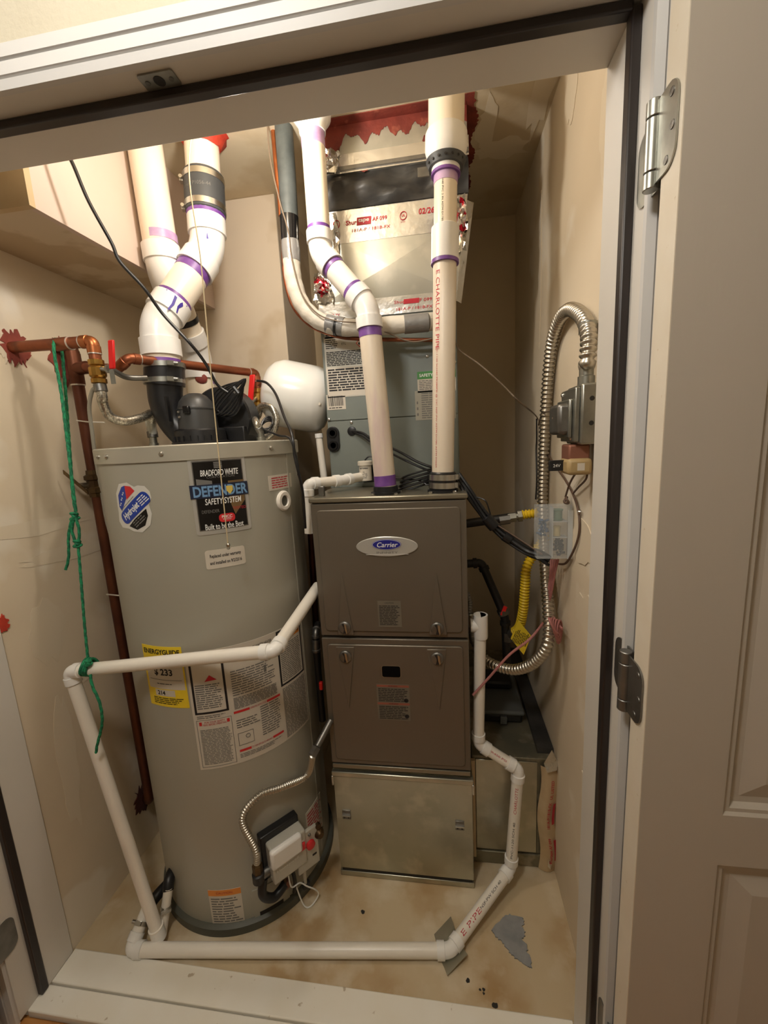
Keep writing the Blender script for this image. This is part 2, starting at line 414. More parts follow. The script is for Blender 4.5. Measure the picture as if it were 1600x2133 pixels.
# mortar smear and dark specks on the floor
ff = lambda px, py: flat(az(px, py, 0) + V((0, 0, .0003)), (1, 0, 0), (0, 1, 0))
PG = ((1025,1938),(1048,1912),(1062,1906),(1088,1912),(1092,1925),(1087,1932),(1095,1942),(1093,1952),(1086,1957),(1100,1972),(1098,1984),(1104,1998),(1108,2018),(1098,2014),(1078,2000),(1066,1990),(1056,1976),(1044,1962),(1030,1950))
g = random.Random(8); poly = []
for i, (px, py) in enumerate(PG):
    qx, qy = PG[(i+1) % len(PG)]
    for k in range(5): poly.append(az(px+(qx-px)*k/5+g.uniform(-2.2, 2.2), py+(qy-py)*k/5+g.uniform(-1.5, 1.5), 0))
obj('mortar_smear', MB().prism([(p.x, p.y) for p in poly], (0, 0, 0), (1, 0, 0), (0, 1, 0), (0, 0, 1), .004), 'mortar', floor, bevel=.002)
for px, py, s_ in ((975,2043,.005),(1008,2062,.004),(1031,2095,.007),(1008,2070,.003),(885,2098,.004),(756,1900,.006),(1000,2062,.003)):
    obj('floor_speck', MB().blob(splat(s_, 9, .3, 1, 1, px), ff(px, py), 0, .001), 'furnace_dark', floor)
# hall side
struct('wall_front', MB().box(-2.2, JL-.0305, J0, J1, -.07, 2.5).box(JR+.0305, 1.4, J0, J1, -.07, 2.5).box(JL-.0305, JR+.0305, J0, J1, JZ+.0305, 2.5), 'orange_peel')
struct('ceiling_hall', MB().box(-2.2, 1.4, -1.3, J0, 2.5, 2.55), 'orange_peel')
struct('wall_hall_back', MB().box(-2.2, 1.4, -1.4, -1.3, -.07, 2.5), 'orange_peel')
struct('wall_hall_left', MB().box(-2.3, -2.2, -1.4, J0, -.07, 2.5), 'orange_peel')
struct('wall_hall_right', MB().box(1.4, 1.5, -1.4, J0, -.07, 2.5), 'orange_peel')
# door frame: jamb boards with stop, weatherstrip, threshold
fr1 = struct('trim_1', MB().box(JR+.012, JR+.03, J0-.002, J1+.004, 0, JZ+.03), 'jamb_paint')
obj('jamb_board', MB().box(JL-.03, JL-.012, J0-.002, J1+.004, 0, JZ+.03), 'jamb_paint', fr1)
obj('head_board', MB().box(JL-.012, JR+.012, J0-.002, J1+.004, JZ+.012, JZ+.03), 'jamb_paint', fr1)
obj('door_stop', MB().box(JR, JR+.012, .768, J1+.004, .004, JZ), 'jamb_paint', fr1, bevel=.002)
obj('door_stop', MB().box(JL-.012, JL, .768, J1+.004, .004, JZ), 'jamb_paint', fr1, bevel=.002)
obj('door_stop', MB().box(JL-.012, JR+.012, .768, J1+.004, JZ, JZ+.012), 'jamb_paint', fr1, bevel=.002)
obj('weatherstrip', MB().box(JR-.003, JR+.012, .747, .768, .004, JZ+.004), 'weatherstrip', fr1, bevel=.003)
obj('weatherstrip', MB().box(JL-.012, JL+.003, .747, .768, .004, JZ+.004), 'weatherstrip', fr1, bevel=.003)
obj('weatherstrip', MB().box(JL, JR, .747, .768, JZ-.003, JZ+.012), 'weatherstrip', fr1, bevel=.003)
# strike plate under the head
c = az(332, 165, JZ+.012); fz_ = flat(c - V((0, 0, .0002)), (1, 0, 0), (0, -1, 0))
sp_ = obj('strike_plate', MB().blob(rounded(.062, .030, .004), fz_, 0, .0025), 'zinc', fr1)
obj('latch_hole', MB().blob(ellipse(.009, .010, 16), fz_, .002, .0030), 'furnace_dark', sp_)
for s_ in (-.021, .021): obj('screw', MB().blob(ellipse(.004, .004, 12, s_, 0), fz_, .002, .0036), 'steel_dull', sp_)
# casings on the hall face
def casing(mb, side):
    prof = [(0, .0), (0, .010), (.012, .014), (.013, .011), (.015, .011), (.016, .016), (.034, .016), (.035, .012), (.037, .012), (.038, .018), (.056, .018), (.058, .016), (.058, 0)]
    return prof
prof = casing(None, 0)
def casing_mb(kind):
    mb = MB(); k = len(prof)
    iL, iR, iz = JL-.017, JR+.006, JZ+.005
    if kind == 'head': ends = [lambda a, d: (iL-a, J0-d, iz+a), lambda a, d: (iR+a, J0-d, iz+a)]
    elif kind == 'right': ends = [lambda a, d: (iR+a, J0-d, -.02), lambda a, d: (iR+a, J0-d, iz+a)]
    else: ends = [lambda a, d: (iL-a, J0-d, -.02), lambda a, d: (iL-a, J0-d, iz+a)]
    vs = [e(a, d) for e in ends for a, d in prof]
    fs = [(i, (i+1) % k, k+(i+1) % k, k+i) for i in range(k)] + [tuple(range(k)), tuple(range(k, 2*k))]
    return mb.add(vs, fs)
cs = struct('trim_2', casing_mb('head'), 'trim_white', smooth=10)
obj('side_casing', casing_mb('right'), 'trim_white', cs, smooth=10); obj('side_casing', casing_mb('left'), 'trim_white', cs, smooth=10)
th = struct('trim_3', MB().box(JL-.012, JR+.012, .716, .7735, -.022, .002), 'threshold_paint', bevel=.003)
obj('inner_sill', MB().box(JL, JR, .7765, .856, -.02, .006), 'threshold_paint', th, bevel=.003)
# doors folded back against the hall wall
def ring_panel(x0, x1, z0, z1, y0, sgn=1):
    mb = MB(); pr = [(0, 0), (.004, .004), (.010, .004), (.016, .011), (.026, .011), (.055, .003)]
    vs = []
    for ins, dy in pr:
        vs += [(x0+ins, y0+dy, z0+ins), (x1-ins, y0+dy, z0+ins), (x1-ins, y0+dy, z1-ins), (x0+ins, y0+dy, z1-ins)]
    fs = []
    for i in range(len(pr)-1):
        for k in range(4): fs.append((4*i+k, 4*i+(k+1) % 4, 4*i+4+(k+1) % 4, 4*i+4+k))
    e = 4*(len(pr)-1); fs.append((e, e+1, e+2, e+3))
    n = len(vs); vs += [(x0, y0+.035, z0), (x1, y0+.035, z0), (x1, y0+.035, z1), (x0, y0+.035, z1)]; fs.append((n+3, n+2, n+1, n))
    for k in range(4): fs.append((k, (k+1) % 4, n+(k+1) % 4, n+k))
    return mb.add(vs, fs)
def hinge(door, X, zc, sgn, knuckle_r=.0095, half=.048, m='zinc'):
    # sgn +1: door swings to the right of the frame edge X; leaves lie in the plane X
    xf = X - sgn*.0008
    def leaf(y0, y1, flipy):
        # outer corners rounded
        pts = []; r = .022
        d = 1 if y1 > y0 else -1
        pts = [(y0, -half), (y1-d*r, -half)] + [(y1-d*r+d*r*math.sin(a), -half+r-r*math.cos(a)) for a in [math.pi/2*i/5 for i in range(1, 6)]] + \
              [(y1-d*r+d*r*math.cos(a), half-r+r*math.sin(a)) for a in [math.pi/2*i/5 for i in range(0, 6)]] + [(y0, half)]
        return MB().prism(pts, (xf, 0, zc), (0, 1, 0), (0, 0, 1), (-sgn, 0, 0), .0022)
    yb = .6635
    h_ = obj('hinge', leaf(yb-.004, .608, 0), m, door)
    obj('jamb_leaf', MB().prism([(yb+.004, -half), (yb+.050, -half)] + [(yb+.050+.022*math.sin(a), -half+.022-.022*math.cos(a)) for a in [math.pi/2*i/5 for i in range(1, 6)]] + [(yb+.050+.022*math.cos(a), half-.022+.022*math.sin(a)) for a in [math.pi/2*i/5 for i in range(6)]] + [(yb+.004, half)], (X+sgn*.0106, 0, zc), (0, 1, 0), (0, 0, 1), (-sgn, 0, 0), .0026), m, h_)
    xb = X - sgn*.004
    for a, b in ((-half-.004, -half+.016), (-half+.017, half-.017), (half-.016, half+.004)):
        obj('knuckle', MB().lathe((xb, yb, zc+a), (0, 0, 1), [(0, knuckle_r*.9), (.001, knuckle_r), (b-a-.001, knuckle_r), (b-a, knuckle_r*.9)], 20), m, h_)
    for dy, dz in ((.622, .034), (.617, -.004), (.628, -.036)):
        s_ = obj('screw', MB().lathe((xf-sgn*.002, dy, zc+dz), (-sgn, 0, 0), [(0, .0052), (.0012, .0048), (.0016, .003)], 14), 'steel_dull', h_)
    for dz in (.03, -.03):
        obj('screw', MB().lathe((X+sgn*.0095, yb+.022, zc+dz), (-sgn, 0, 0), [(0, .0045), (.0012, .004)], 12), 'steel_dull', h_)
def door(name, xh, sgn, zs, label):
    x1 = xh + sgn*.75; y0, y1 = .600, .6445
    bx = lambda a, b, z0, z1: MB().box(min(a, b), max(a, b), y0, y1, z0, z1)
    d = struct(name, bx(xh, xh+sgn*.116, .012, 2.05), 'door_paint'); d['label'] = label
    obj('edge_band', MB().box(min(xh-sgn*.0012, xh), max(xh-sgn*.0012, xh), y0, y1, .012, 2.05), 'door_edge_paint', d)
    obj('stile', bx(xh+sgn*.332, xh+sgn*.418, .012, 2.05), 'door_paint', d)
    obj('stile', bx(xh+sgn*.634, x1, .012, 2.05), 'door_paint', d)
    rows = [(.25, .795), (.885, 1.60), (1.70, 1.935)]; rails = [(.012, .25), (.795, .885), (1.60, 1.70), (1.935, 2.05)]
    for ca, cb in ((.116, .332), (.418, .634)):
        for a, b in rails: obj('rail', bx(xh+sgn*ca, xh+sgn*cb, a, b), 'door_paint', d)
        for a, b in rows:
            xs = sorted((xh+sgn*ca, xh+sgn*cb)); obj('panel', ring_panel(xs[0], xs[1], a, b, y0), 'door_paint', d, smooth=12)
    for i, z in enumerate(zs): hinge(d, xh-sgn*.0012, z, sgn, m='zinc' if z > 1.5 else 'steel_dull')
    return d
HZ = [1.832, 1.065, .252]
door('door_1', JR+.003, 1, HZ, 'open white panelled door at the right with three hinges')
door('door_2', JL-.003, -1, HZ, 'open white panelled door at the left edge of the frame')

# ------------------------------------------------------------------ the two lamps of the place
LP = V((-.43, 1.0, 2.26))
lt = thing('ceiling_lamp', 'bare bulb in a white pull-chain lampholder on the closet ceiling', 'lamp', (LP.x, LP.y, ZC))
obj('lampholder', MB().lathe((LP.x, LP.y, ZC), (0, 0, -1), [(0, .055), (.012, .055), (.03, .035), (.06, .03), (.062, .02)], 28), 'ceramic', lt)
obj('bulb', MB().lathe((LP.x, LP.y, ZC-.062), (0, 0, -1), [(0, .013), (.02, .014), (.045, .026), (.065, .030), (.085, .026), (.098, .012), (.101, .001)], 24), 'bulb_glow', lt)
ld = bpy.data.lights.new('closet_light', 'POINT'); ld.energy = CLOSET_LAMP_W; ld.color = (1.0, .93, .84); ld.shadow_soft_size = .032
lo_ = bpy.data.objects.new('closet_light', ld); COL.objects.link(lo_); lo_.location = (LP.x, LP.y, ZC-.20);
lo_.parent = lt; lo_.location = V((0, 0, -.20))
HLm = V((-.40, .02, 2.5))
ht = thing('hall_lamp', 'round frosted dome lamp on the hall ceiling behind the camera', 'lamp', HLm)
obj('lamp_base', MB().lathe(HLm, (0, 0, -1), [(0, .16), (.02, .16), (.022, .15)], 36), 'ceramic', ht)
obj('dome', MB().lathe(HLm - V((0, 0, .022)), (0, 0, -1), [(0, .15), (.03, .14), (.055, .10), (.07, .04), (.072, .001)], 36), 'hall_glow', ht)
la = bpy.data.lights.new('hall_light', 'POINT'); la.shadow_soft_size = .10; la.energy = HALL_LAMP_W; la.color = (1.0, .97, .92)
lh = bpy.data.objects.new('hall_light', la); COL.objects.link(lh); lh.parent = ht; lh.location = (0, 0, -.20)
# ------------------------------------------------------------------ furnace
FX0, FX1, FY, FYB = -.389, .059, 1.151, 1.89
def ff_(Y, off_=0): return lambda px, py: flat(at(px, py, Y), (1, 0, 0), (0, 0, 1))
fur = thing('gas_furnace', 'tall taupe gas furnace with two panelled doors and oval silver badge', 'furnace', (-.165, 1.5, .433))
obj('cabinet', MB().box(FX0, FX1, FY+.016, FYB, .437, 1.309), 'furnace_taupe', fur, bevel=.003)
obj('top_lip', MB().box(FX0-.004, FX1+.004, FY-.004, FYB, 1.300, 1.315), 'furnace_edge', fur, bevel=.004)
def fdoor(z0, z1, notch):
    d = obj('door_panel', MB().box(FX0, FX1, FY, FY+.015, z0, z1), 'furnace_taupe', fur, bevel=.003)
    w_, h_ = FX1-FX0-.034, z1-z0-.036
    f = flat(((FX0+FX1)/2, FY-.0002, (z0+z1)/2), (1, 0, 0), (0, 0, 1))
    obj('raised_field', MB().blob(rounded(w_, h_, .012), f, 0, .005), 'furnace_taupe', d, bevel=.003)
    return d, f
ud, uf = fdoor(.886, 1.297, 0)
ldr, lf = fdoor(.440, .878, 1)
FL = lambda px, py, l=.0052: flat(at(px, py, FY-l), (1, 0, 0), (0, 0, 1))
def pz(px, py, l=.0052): p = at(px, py, FY-l); return p
# embossed wedges and latches
for door_, tri, cpt in ((ud, ((712,1192),(738,1322),(704,1322)), (719,1306)), (ud, ((909,1192),(932,1322),(894,1322)), (911,1308)),
                        (ldr, ((700,1347),(738,1347),(728,1475)), (720,1366)), (ldr, ((889,1352),(930,1352),(916,1480)), (911,1370))):
    o0 = pz(*cpt); pts = [pz(*q) - o0 for q in tri]
    obj('embossed_wedge', MB().prism([(q.x, q.z) for q in pts], o0, (1, 0, 0), (0, 0, 1), (0, -1, 0), .0035), 'furnace_taupe', door_, bevel=.0025)
    k = obj('latch_knob', MB().lathe(o0 + V((0, -.003, 0)), (0, -1, 0), [(0, .0195), (.004, .0195), (.006, .0175), (.007, .012)], 24), 'steel_dull', door_)
    fo = rot(flat(o0 + V((0, -.0101, 0)), (1, 0, 0), (0, 0, 1)), .12)
    obj('knob_slot', MB().blob([(-.006, .015), (.007, .015), (.002, .004), (.002, -.004), (.006, -.016), (-.006, -.016), (-.002, -.004), (-.002, .004)], fo, 0, .001), 'furnace_dark', k)
    obj('knob_grip', MB().blob([(.003, .016), (.009, .013), (.008, -.012), (.005, -.017), (.003, -.004)], fo, 0, .006), 'steel', k)
# badge
b0 = FL(806, 1138); bd = obj('badge', MB().blob(ellipse(.090, .030, 48), b0, 0, .004), 'badge_silver', ud, bevel=.002)
obj('badge_field', MB().blob(ellipse(.0425, .0155, 40, 0, .0065), b0, .004, .0055), 'badge_blue', bd)
obj('badge_line', MB().blob(ellipse(.0415, .0147, 40, 0, .0065), b0, .0055, .0058), 'badge_white', bd)
obj('badge_field', MB().blob(ellipse(.0402, .0136, 40, 0, .0065), b0, .0058, .0061), 'badge_blue', bd)
text(bd, 'Carrier', off(b0, 0, .0062), .0205, 'ink_white', .0064, width=.060, shear=.25, bold=.01)
text(bd, 'INFINITY', off(b0, 0, -.0175), .0085, 'ink_grey', .0044, width=.062)
obj('badge_arc', MB().grid(b0, -.062, .062, -.0238, -.0225, .0043, 4, 1), 'ink_white', bd)
# labels on the doors
def sticker(parent, name, c0, w_, h_, m, base=.0052, Y=FY, th=.0006):
    p = at(c0[0], c0[1], Y-base); f = flat(p, (1, 0, 0), (0, 0, 1))
    return obj(name, MB().slab(f, -w_/2, w_/2, -h_/2, h_/2, 0, th), m, parent), f
s_, f = sticker(ud, 'instruction_label', (812, 1279), .070, .082, 'paper_dim')
mb = MB(); words(mb, f, -.031, .031, -.036, .028, 13, .0009); obj('print', mb, 'ink_black', s_, smooth=0)
text(s_, 'CAUTION', off(f, 0, .035), .006, 'ink_black', .0009)
s_, f = sticker(ldr, 'warning_label', (820, 1463), .102, .122, 'paper_dim')
mb = MB(); words(mb, f, -.046, .046, -.058, -.012, 8, .0009); words(mb, f, -.046, .046, .002, .048, 8, .0009); mb.blob(ellipse(.007, .007, 10, .04, .008), f, .0006, .0009).blob(ellipse(.007, .007, 10, .04, -.046), f, .0006, .0009)
obj('print', mb, 'ink_black', s_, smooth=0)
obj('warning_bar', MB().grid(f, -.050, .050, .052, .059, .0010), 'label_red_dim', s_, smooth=0); obj('warning_bar', MB().grid(f, -.050, .050, -.008, -.001, .0010), 'label_red_dim', s_, smooth=0)
text(s_, 'WARNING', off(f, 0, .0555), .006, 'ink_black', .0013); text(s_, 'WARNING', off(f, 0, -.0045), .006, 'ink_black', .0013)
f = FL(815, 1399); obj('sight_window', MB().blob(rounded(.056, .036, .006), f, 0, .0012), 'display_black', ldr)
obj('window_rim', MB().blob(rounded(.060, .040, .007), f, -.001, .0006), 'furnace_edge', ldr)
obj('bottom_rail', MB().box(FX0+.002, FX1-.002, FY-.002, FY+.06, .422, .437), 'furnace_edge', fur, bevel=.002)
# flue collars
for nm, px, py, Y in (('vent_collar', 804, 1024, 1.205), ('vent_collar', 922, 1017, 1.205)):
    p = at(px, py, Y); p.z = 1.315
    c_ = obj(nm, MB().lathe(p, (0, 0, 1), [(0, .044), (.006, .044), (.007, .037), (.022, .036), (.023, .03)], 28), 'black_plastic', fur)
    for a in (.6, 2.4, 3.9, 5.5):
        q = p + V((.047*math.cos(a), .047*math.sin(a), 0)); obj('screw', MB().lathe(q, (0, 0, 1), [(0, .006), (.004, .006), (.005, .004)], 8), 'steel', c_)
for px in (650,):
    obj('top_bracket', MB().box(-.372, -.355, 1.185, 1.20, 1.315, 1.345), 'steel_dull', fur, bevel=.002)

# ------------------------------------------------------------------ return base below the furnace
bs = thing('return_base_cabinet', 'galvanized sheet metal base cabinet under the furnace with two clips', 'cabinet', (-.165, 1.5, 0))
obj('body', MB().box(FX0, FX1+.004, FY+.008, FYB, .001, .412), 'galv_dull', bs)
# front sheet slightly dished
mb = MB(); nx, nz = 10, 12
def fsheet(s, t, l=0):
    d = .007*math.sin(math.pi*min(1, max(0, s)))*math.sin(math.pi*min(1, max(0, t)))
    return V((FX0+.002+(FX1-FX0)*s, FY+d+l, .03+.362*t))
mb.grid(lambda s, t, l=0: fsheet(s, t, 0), 0, 1, 0, 1, 0, nx, nz)
obj('front_panel', mb, 'galv', bs)
obj('top_rail', MB().box(FX0-.003, FX1+.007, FY-.006, FY+.02, .392, .410), 'galv', bs, bevel=.003)
obj('bottom_rail', MB().box(FX0, FX1+.004, FY-.003, FY+.01, .001, .020), 'galv', bs, bevel=.002)
obj('panel_slot', MB().box(FX0+.008, FX1-.004, FY-.0005, FY+.004, .021, .028), 'furnace_dark', bs)
for px, py in ((722,1697),(958,1720)):
    p = at(px, py, FY); c_ = obj('clip', MB().box(p.x-.014, p.x+.014, FY-.002, FY+.004, p.z-.016, p.z+.018), 'steel_dull', bs, bevel=.001)
    obj('clip_fold', MB().box(p.x-.014, p.x+.014, FY-.006, FY-.001, p.z-.003, p.z+.001), 'steel', c_)
    for s_ in (-.007, .007): obj('rivet', MB().lathe((p.x+s_, FY-.002, p.z-.009), (0, -1, 0), [(0, .003), (.0015, .002)], 10), 'furnace_dark', c_)
for x_ in (FX0-.004, FX1+.002): obj('corner_clip', MB().box(x_, x_+.007, FY-.008, FY+.004, .360, .395), 'steel', bs, bevel=.002)

# ------------------------------------------------------------------ coil cabinet on the furnace
CY0 = 1.42; CX0, CX1 = -.395, .053
coil = thing('coil_cabinet', 'blue-grey metal coil cabinet standing on the furnace', 'coil cabinet', (-.17, 1.64, 1.315))
obj('casing', MB().box(CX0, CX1, CY0+.004, 1.87, 1.3155, 1.875), 'coil_grey', coil, bevel=.002)
zsp = at(720, 876, CY0).z
obj('front_panel', MB().box(CX0+.002, CX1-.002, CY0, CY0+.004, zsp+.002, 1.872), 'coil_grey', coil, bevel=.001)
obj('access_panel', MB().box(CX0+.002, CX1-.002, CY0, CY0+.004, 1.33, zsp-.0015), 'coil_grey', coil, bevel=.001)
obj('base_flange', MB().box(CX0, CX1, CY0-.012, CY0+.004, 1.3155, 1.329), 'coil_grey', coil)
CF = lambda px, py: flat(at(px, py, CY0), (1, 0, 0), (0, 0, 1))
def clabel(name, x0, y0, x1, y1, m):
    a, b = at(x0, y0, CY0), at(x1, y1, CY0); w_, h_ = b.x-a.x, a.z-b.z; f = flat(((a.x+b.x)/2, CY0-.0002, (a.z+b.z)/2), (1, 0, 0), (0, 0, 1))
    return obj(name, MB().slab(f, -w_/2, w_/2, -h_/2, h_/2, 0, .0007), m, coil), f, w_, h_
s_, f, w_, h_ = clabel('data_label', 674, 703, 790, 822, 'label_silver')
mb = MB(); words(mb, f, -w_*.47, -w_*.22, h_*.3, h_*.46, 5, .0010); words(mb, f, -w_*.47, w_*.45, h_*.02, h_*.26, 9, .0010, th=.6)
words(mb, f, -w_*.46, w_*.47, -h_*.40, -h_*.02, 9, .0010, th=.62, ragged=.12); obj('print', mb, 'ink_black', s_, smooth=0)
obj('white_field', MB().grid(f, -w_/2+.002, w_/2-.002, -h_*.48, -h_*.005, .0008), 'paper', s_, smooth=0)
obj('hazard_diamond', MB().blob([(-.012, 0), (0, .013), (.012, 0), (0, -.013)], off(f, w_*.18, h_*.36), .0007, .0010), 'label_red', s_)
obj('hazard_field', MB().blob([(-.009, 0), (0, .010), (.009, 0), (0, -.010)], off(f, w_*.18, h_*.36), .0010, .0013), 'paper', s_)
obj('hazard_flame', MB().blob([(-.003, -.005), (.003, -.005), (.004, 0), (.001, .006), (-.001, .002), (-.004, .001)], off(f, w_*.18, h_*.36), .0013, .0015), 'ink_black', s_)
text(s_, 'ETL', off(f, -w_*.12, h_*.37), .010, 'ink_black', .0010); text(s_, 'A2L', off(f, w_*.30, h_*.34), .013, 'ink_black', .0010)
s_, f, w_, h_ = clabel('upper_label', 672, 640, 745, 700, 'label_silver')
mb = MB(); words(mb, f, -w_*.47, w_*.46, -h_*.46, h_*.46, 9, .0010, th=.55); obj('print', mb, 'ink_black', s_, smooth=0)
s_, f, w_, h_ = clabel('barcode_label', 680, 823, 721, 852, 'paper')
mb = MB(); x = -w_*.4
while x < w_*.4:
    t = random.choice((.0008, .0014, .002)); mb.grid(f, x, x+t, -h_*.26, h_*.40, .0010); x += t + random.choice((.0009, .0015, .002))
words(mb, f, -w_*.4, w_*.4, -h_*.44, -h_*.32, 1, .0010); obj('bars', mb, 'ink_black', s_, smooth=0)
s_, f, w_, h_ = clabel('safety_label', 869, 775, 950, 813, 'paper')
obj('header', MB().grid(f, -w_/2, w_/2, h_*.14, h_*.5, .0009), 'label_green', s_, smooth=0)
mb = MB(); words(mb, f, -w_*.46, w_*.46, -h_*.46, h_*.10, 7, .0010); obj('print', mb, 'ink_grey', s_, smooth=0)
text(s_, 'SAFETY', off(f, -w_*.27, h_*.32), .0135, 'ink_white', .0012, bold=.02)
s_, f, w_, h_ = clabel('instruction_label', 864, 815, 950, 871, 'paper_grey')
mb = MB(); words(mb, f, -w_*.34, w_*.46, -h_*.46, h_*.44, 12, .0010); words(mb, f, -w_*.46, -w_*.42, -h_*.4, h_*.2, 3, .001); obj('print', mb, 'ink_grey', s_, smooth=0)
f = CF(695, 915); g = obj('grommet_plate', MB().blob(rounded(.044, .086, .021, 8), f, 0, .008), 'black_plastic', coil, bevel=.002)
for dz in (.021, -.021): obj('grommet_ring', MB().lathe(f(0, dz, .008), (0, -1, 0), [(0, .017), (.004, .016), (.004, .010), (-.001, .009)], 22), 'black_gloss', g)
f = CF(733, 898); obj('cable_grommet', MB().lathe(f(0, 0, 0), (0, -1, 0), [(0, .016), (.004, .015), (.006, .008)], 20), 'black_plastic', coil)
for px, py in ((672,875),(732,880),(890,742),(947,754),(945,654),(672,1012)):
    f = CF(px, py); p = f(0, 0, .0); p.x = min(max(p.x, CX0+.008), CX1-.008)
    obj('screw', MB().lathe(p, (0, -1, 0), [(0, .0055), (.003, .005), (.004, .003)], 10), 'steel', coil)
dk = at(775, 985, CY0-.004); obj('drain_plate', MB().lathe((dk.x-.005, CY0, dk.z), (0, -1, 0), [(0, .034), (.004, .033)], 26), 'black_plastic', coil)

# ------------------------------------------------------------------ supply duct above the coil
dz0, dz1, dz2 = 1.875, at(820, 425, 1.40).z, at(820, 348, 1.39).z
dt = thing('supply_duct', 'shiny foil-taped sheet metal supply duct rising to the ceiling', 'duct', (-.14, 1.6, dz0))
def frustum(x0, x1, y0, z0, X0, X1, Y0, z1, yb):
    return MB().add([(x0,y0,z0),(x1,y0,z0),(x1,yb,z0),(x0,yb,z0),(X0,Y0,z1),(X1,Y0,z1),(X1,yb,z1),(X0,yb,z1)], [(0,1,5,4),(1,2,6,5),(2,3,7,6),(3,0,4,7),(0,3,2,1),(4,5,6,7)])
tx0, tx1 = -.345, .088
obj('transition', frustum(CX0+.006, CX1-.002, CY0, dz0, tx0, tx1, 1.40, dz1, 1.86), 'galv_bright', dt)
def tface(s, t, l=0):  # s,t in 0..1 over the transition front
    a = V((CX0+.006, CY0, dz0)).lerp(V((tx0, 1.40, dz1)), t); b = V((CX1-.002, CY0, dz0)).lerp(V((tx1, 1.40, dz1)), t)
    return a.lerp(b, s) + V((0, -1, -.07))*l
# cross-broken front sheet
mb = MB(); q = [tface(0, .14, .0015), tface(1, .14, .0015), tface(1, .80, .0015), tface(0, .80, .0015), tface(.5, .45, .007)]
mb.add(q, [(0, 1, 4), (1, 2, 4), (2, 3, 4), (3, 0, 4)]); obj('cross_broken_sheet', mb, 'galv_bright', dt, smooth=0)
obj('foil_tape', MB().grid(tface, -.01, 1.01, .70, 1.01, .004, 16, 3), 'foil_flat', dt)
ft2 = obj('foil_tape', MB().grid(tface, -.02, 1.0, -.02, .15, .004, 16, 3), 'foil_flat', dt)
ft1 = [o for o in dt.children if o.name.startswith('foil_tape')][0]
def tf_mm(s0, t0):  # metric mapping along the tape
    o = tface(s0, t0); u = (tface(s0+.1, t0)-o).normalized(); v = (tface(s0, t0+.1)-o).normalized(); return flat(o, u, v)
f = tf_mm(.47, .86)
text(ft1, 'Shur', off(f, -.118, .006), .017, 'ink_red', .0062, width=.034, bold=.02); text(ft1, 'tape', off(f, -.078, .007), .015, 'ink_white', .0064, width=.034, bold=.02); text(ft1, 'AF 099', off(f, -.028, .008), .015, 'ink_red', .0062, width=.045, bold=.01); text(ft1, '181A-P / 181B-FX', off(f, -.055, -.017), .012, 'ink_red', .0062, width=.12)
obj('print_bar', MB().grid(f, -.100, -.055, -.004, .017, .0058), 'ink_red', ft1, smooth=0)
text(ft1, '02/26', off(f, .115, .012), .021, 'ink_red', .0062, bold=.015)
for ds in (-.165, .045, .185): 
    obj('print_mark', MB().tube([f(ds+.010*math.cos(a), .006+.011*math.sin(a), .006) for a in [2*math.pi*i/18 for i in range(18)]], .0010, 6, closed=True), 'ink_red', ft1)
    text(ft1, 'UL', off(f, ds, .007), .009, 'ink_red', .0062, bold=.02)
    text(ft1, 'LISTED', off(f, ds, -.010), .0045, 'ink_red', .0062)
f = tf_mm(.62, .06); text(ft2, '181A-P / 181B-FX', off(f, .035, -.012), .012, 'ink_red', .0062, width=.115); text(ft2, 'Shurtape AF 099', off(f, .03, .008), .013, 'ink_red', .0062, width=.12)
obj('print_bar', MB().grid(f, .0, .05, .002, .016, .0058), 'ink_red', ft2, smooth=0)
f = tf_mm(.03, .05); text(ft2, '181B-FX', off(f, .03, -.008), .012, 'ink_red', .0062)
# crumpled corner tape
g = random.Random(4)
def crumple(cx, cy, cz, sx, sz, m, seed):
    g = random.Random(seed); mb = MB(); n = 7; vs = []
    for j in range(n):
        for i in range(n): vs.append((cx+sx*(i/(n-1)-.5)+g.uniform(-1, 1)*.006, cy+g.uniform(-1, 1)*.012, cz+sz*(j/(n-1)-.5)+g.uniform(-1, 1)*.006))
    mb.add(vs, [(j*n+i, j*n+i+1, (j+1)*n+i+1, (j+1)*n+i) for j in range(n-1) for i in range(n-1)]); return obj('crumpled_foil', mb, m, dt, smooth=20)
p = at(688, 500, 1.40); crumple(p.x, 1.392, p.z, .06, .15, 'foil', 1)
p = at(672, 600, 1.40); crumple(p.x, 1.405, p.z, .06, .09, 'foil', 2); crumple(p.x-.004, 1.398, p.z+.01, .035, .05, 'foil_red', 5)
p = at(955, 470, 1.40); c_ = crumple(p.x-.002, 1.392, p.z, .05, .15, 'foil', 3); crumple(p.x+.004, 1.388, p.z+.02, .03, .09, 'foil_red', 6)
obj('tape_flap', MB().add([tface(1.0, .95, .004), tface(1.03, .95, 0)+V((.012, .02, 0)), tface(1.03, .05, 0)+V((.004, .03, 0)), tface(1.0, .05, .004)], [(0, 1, 2, 3)]), 'foil', dt)
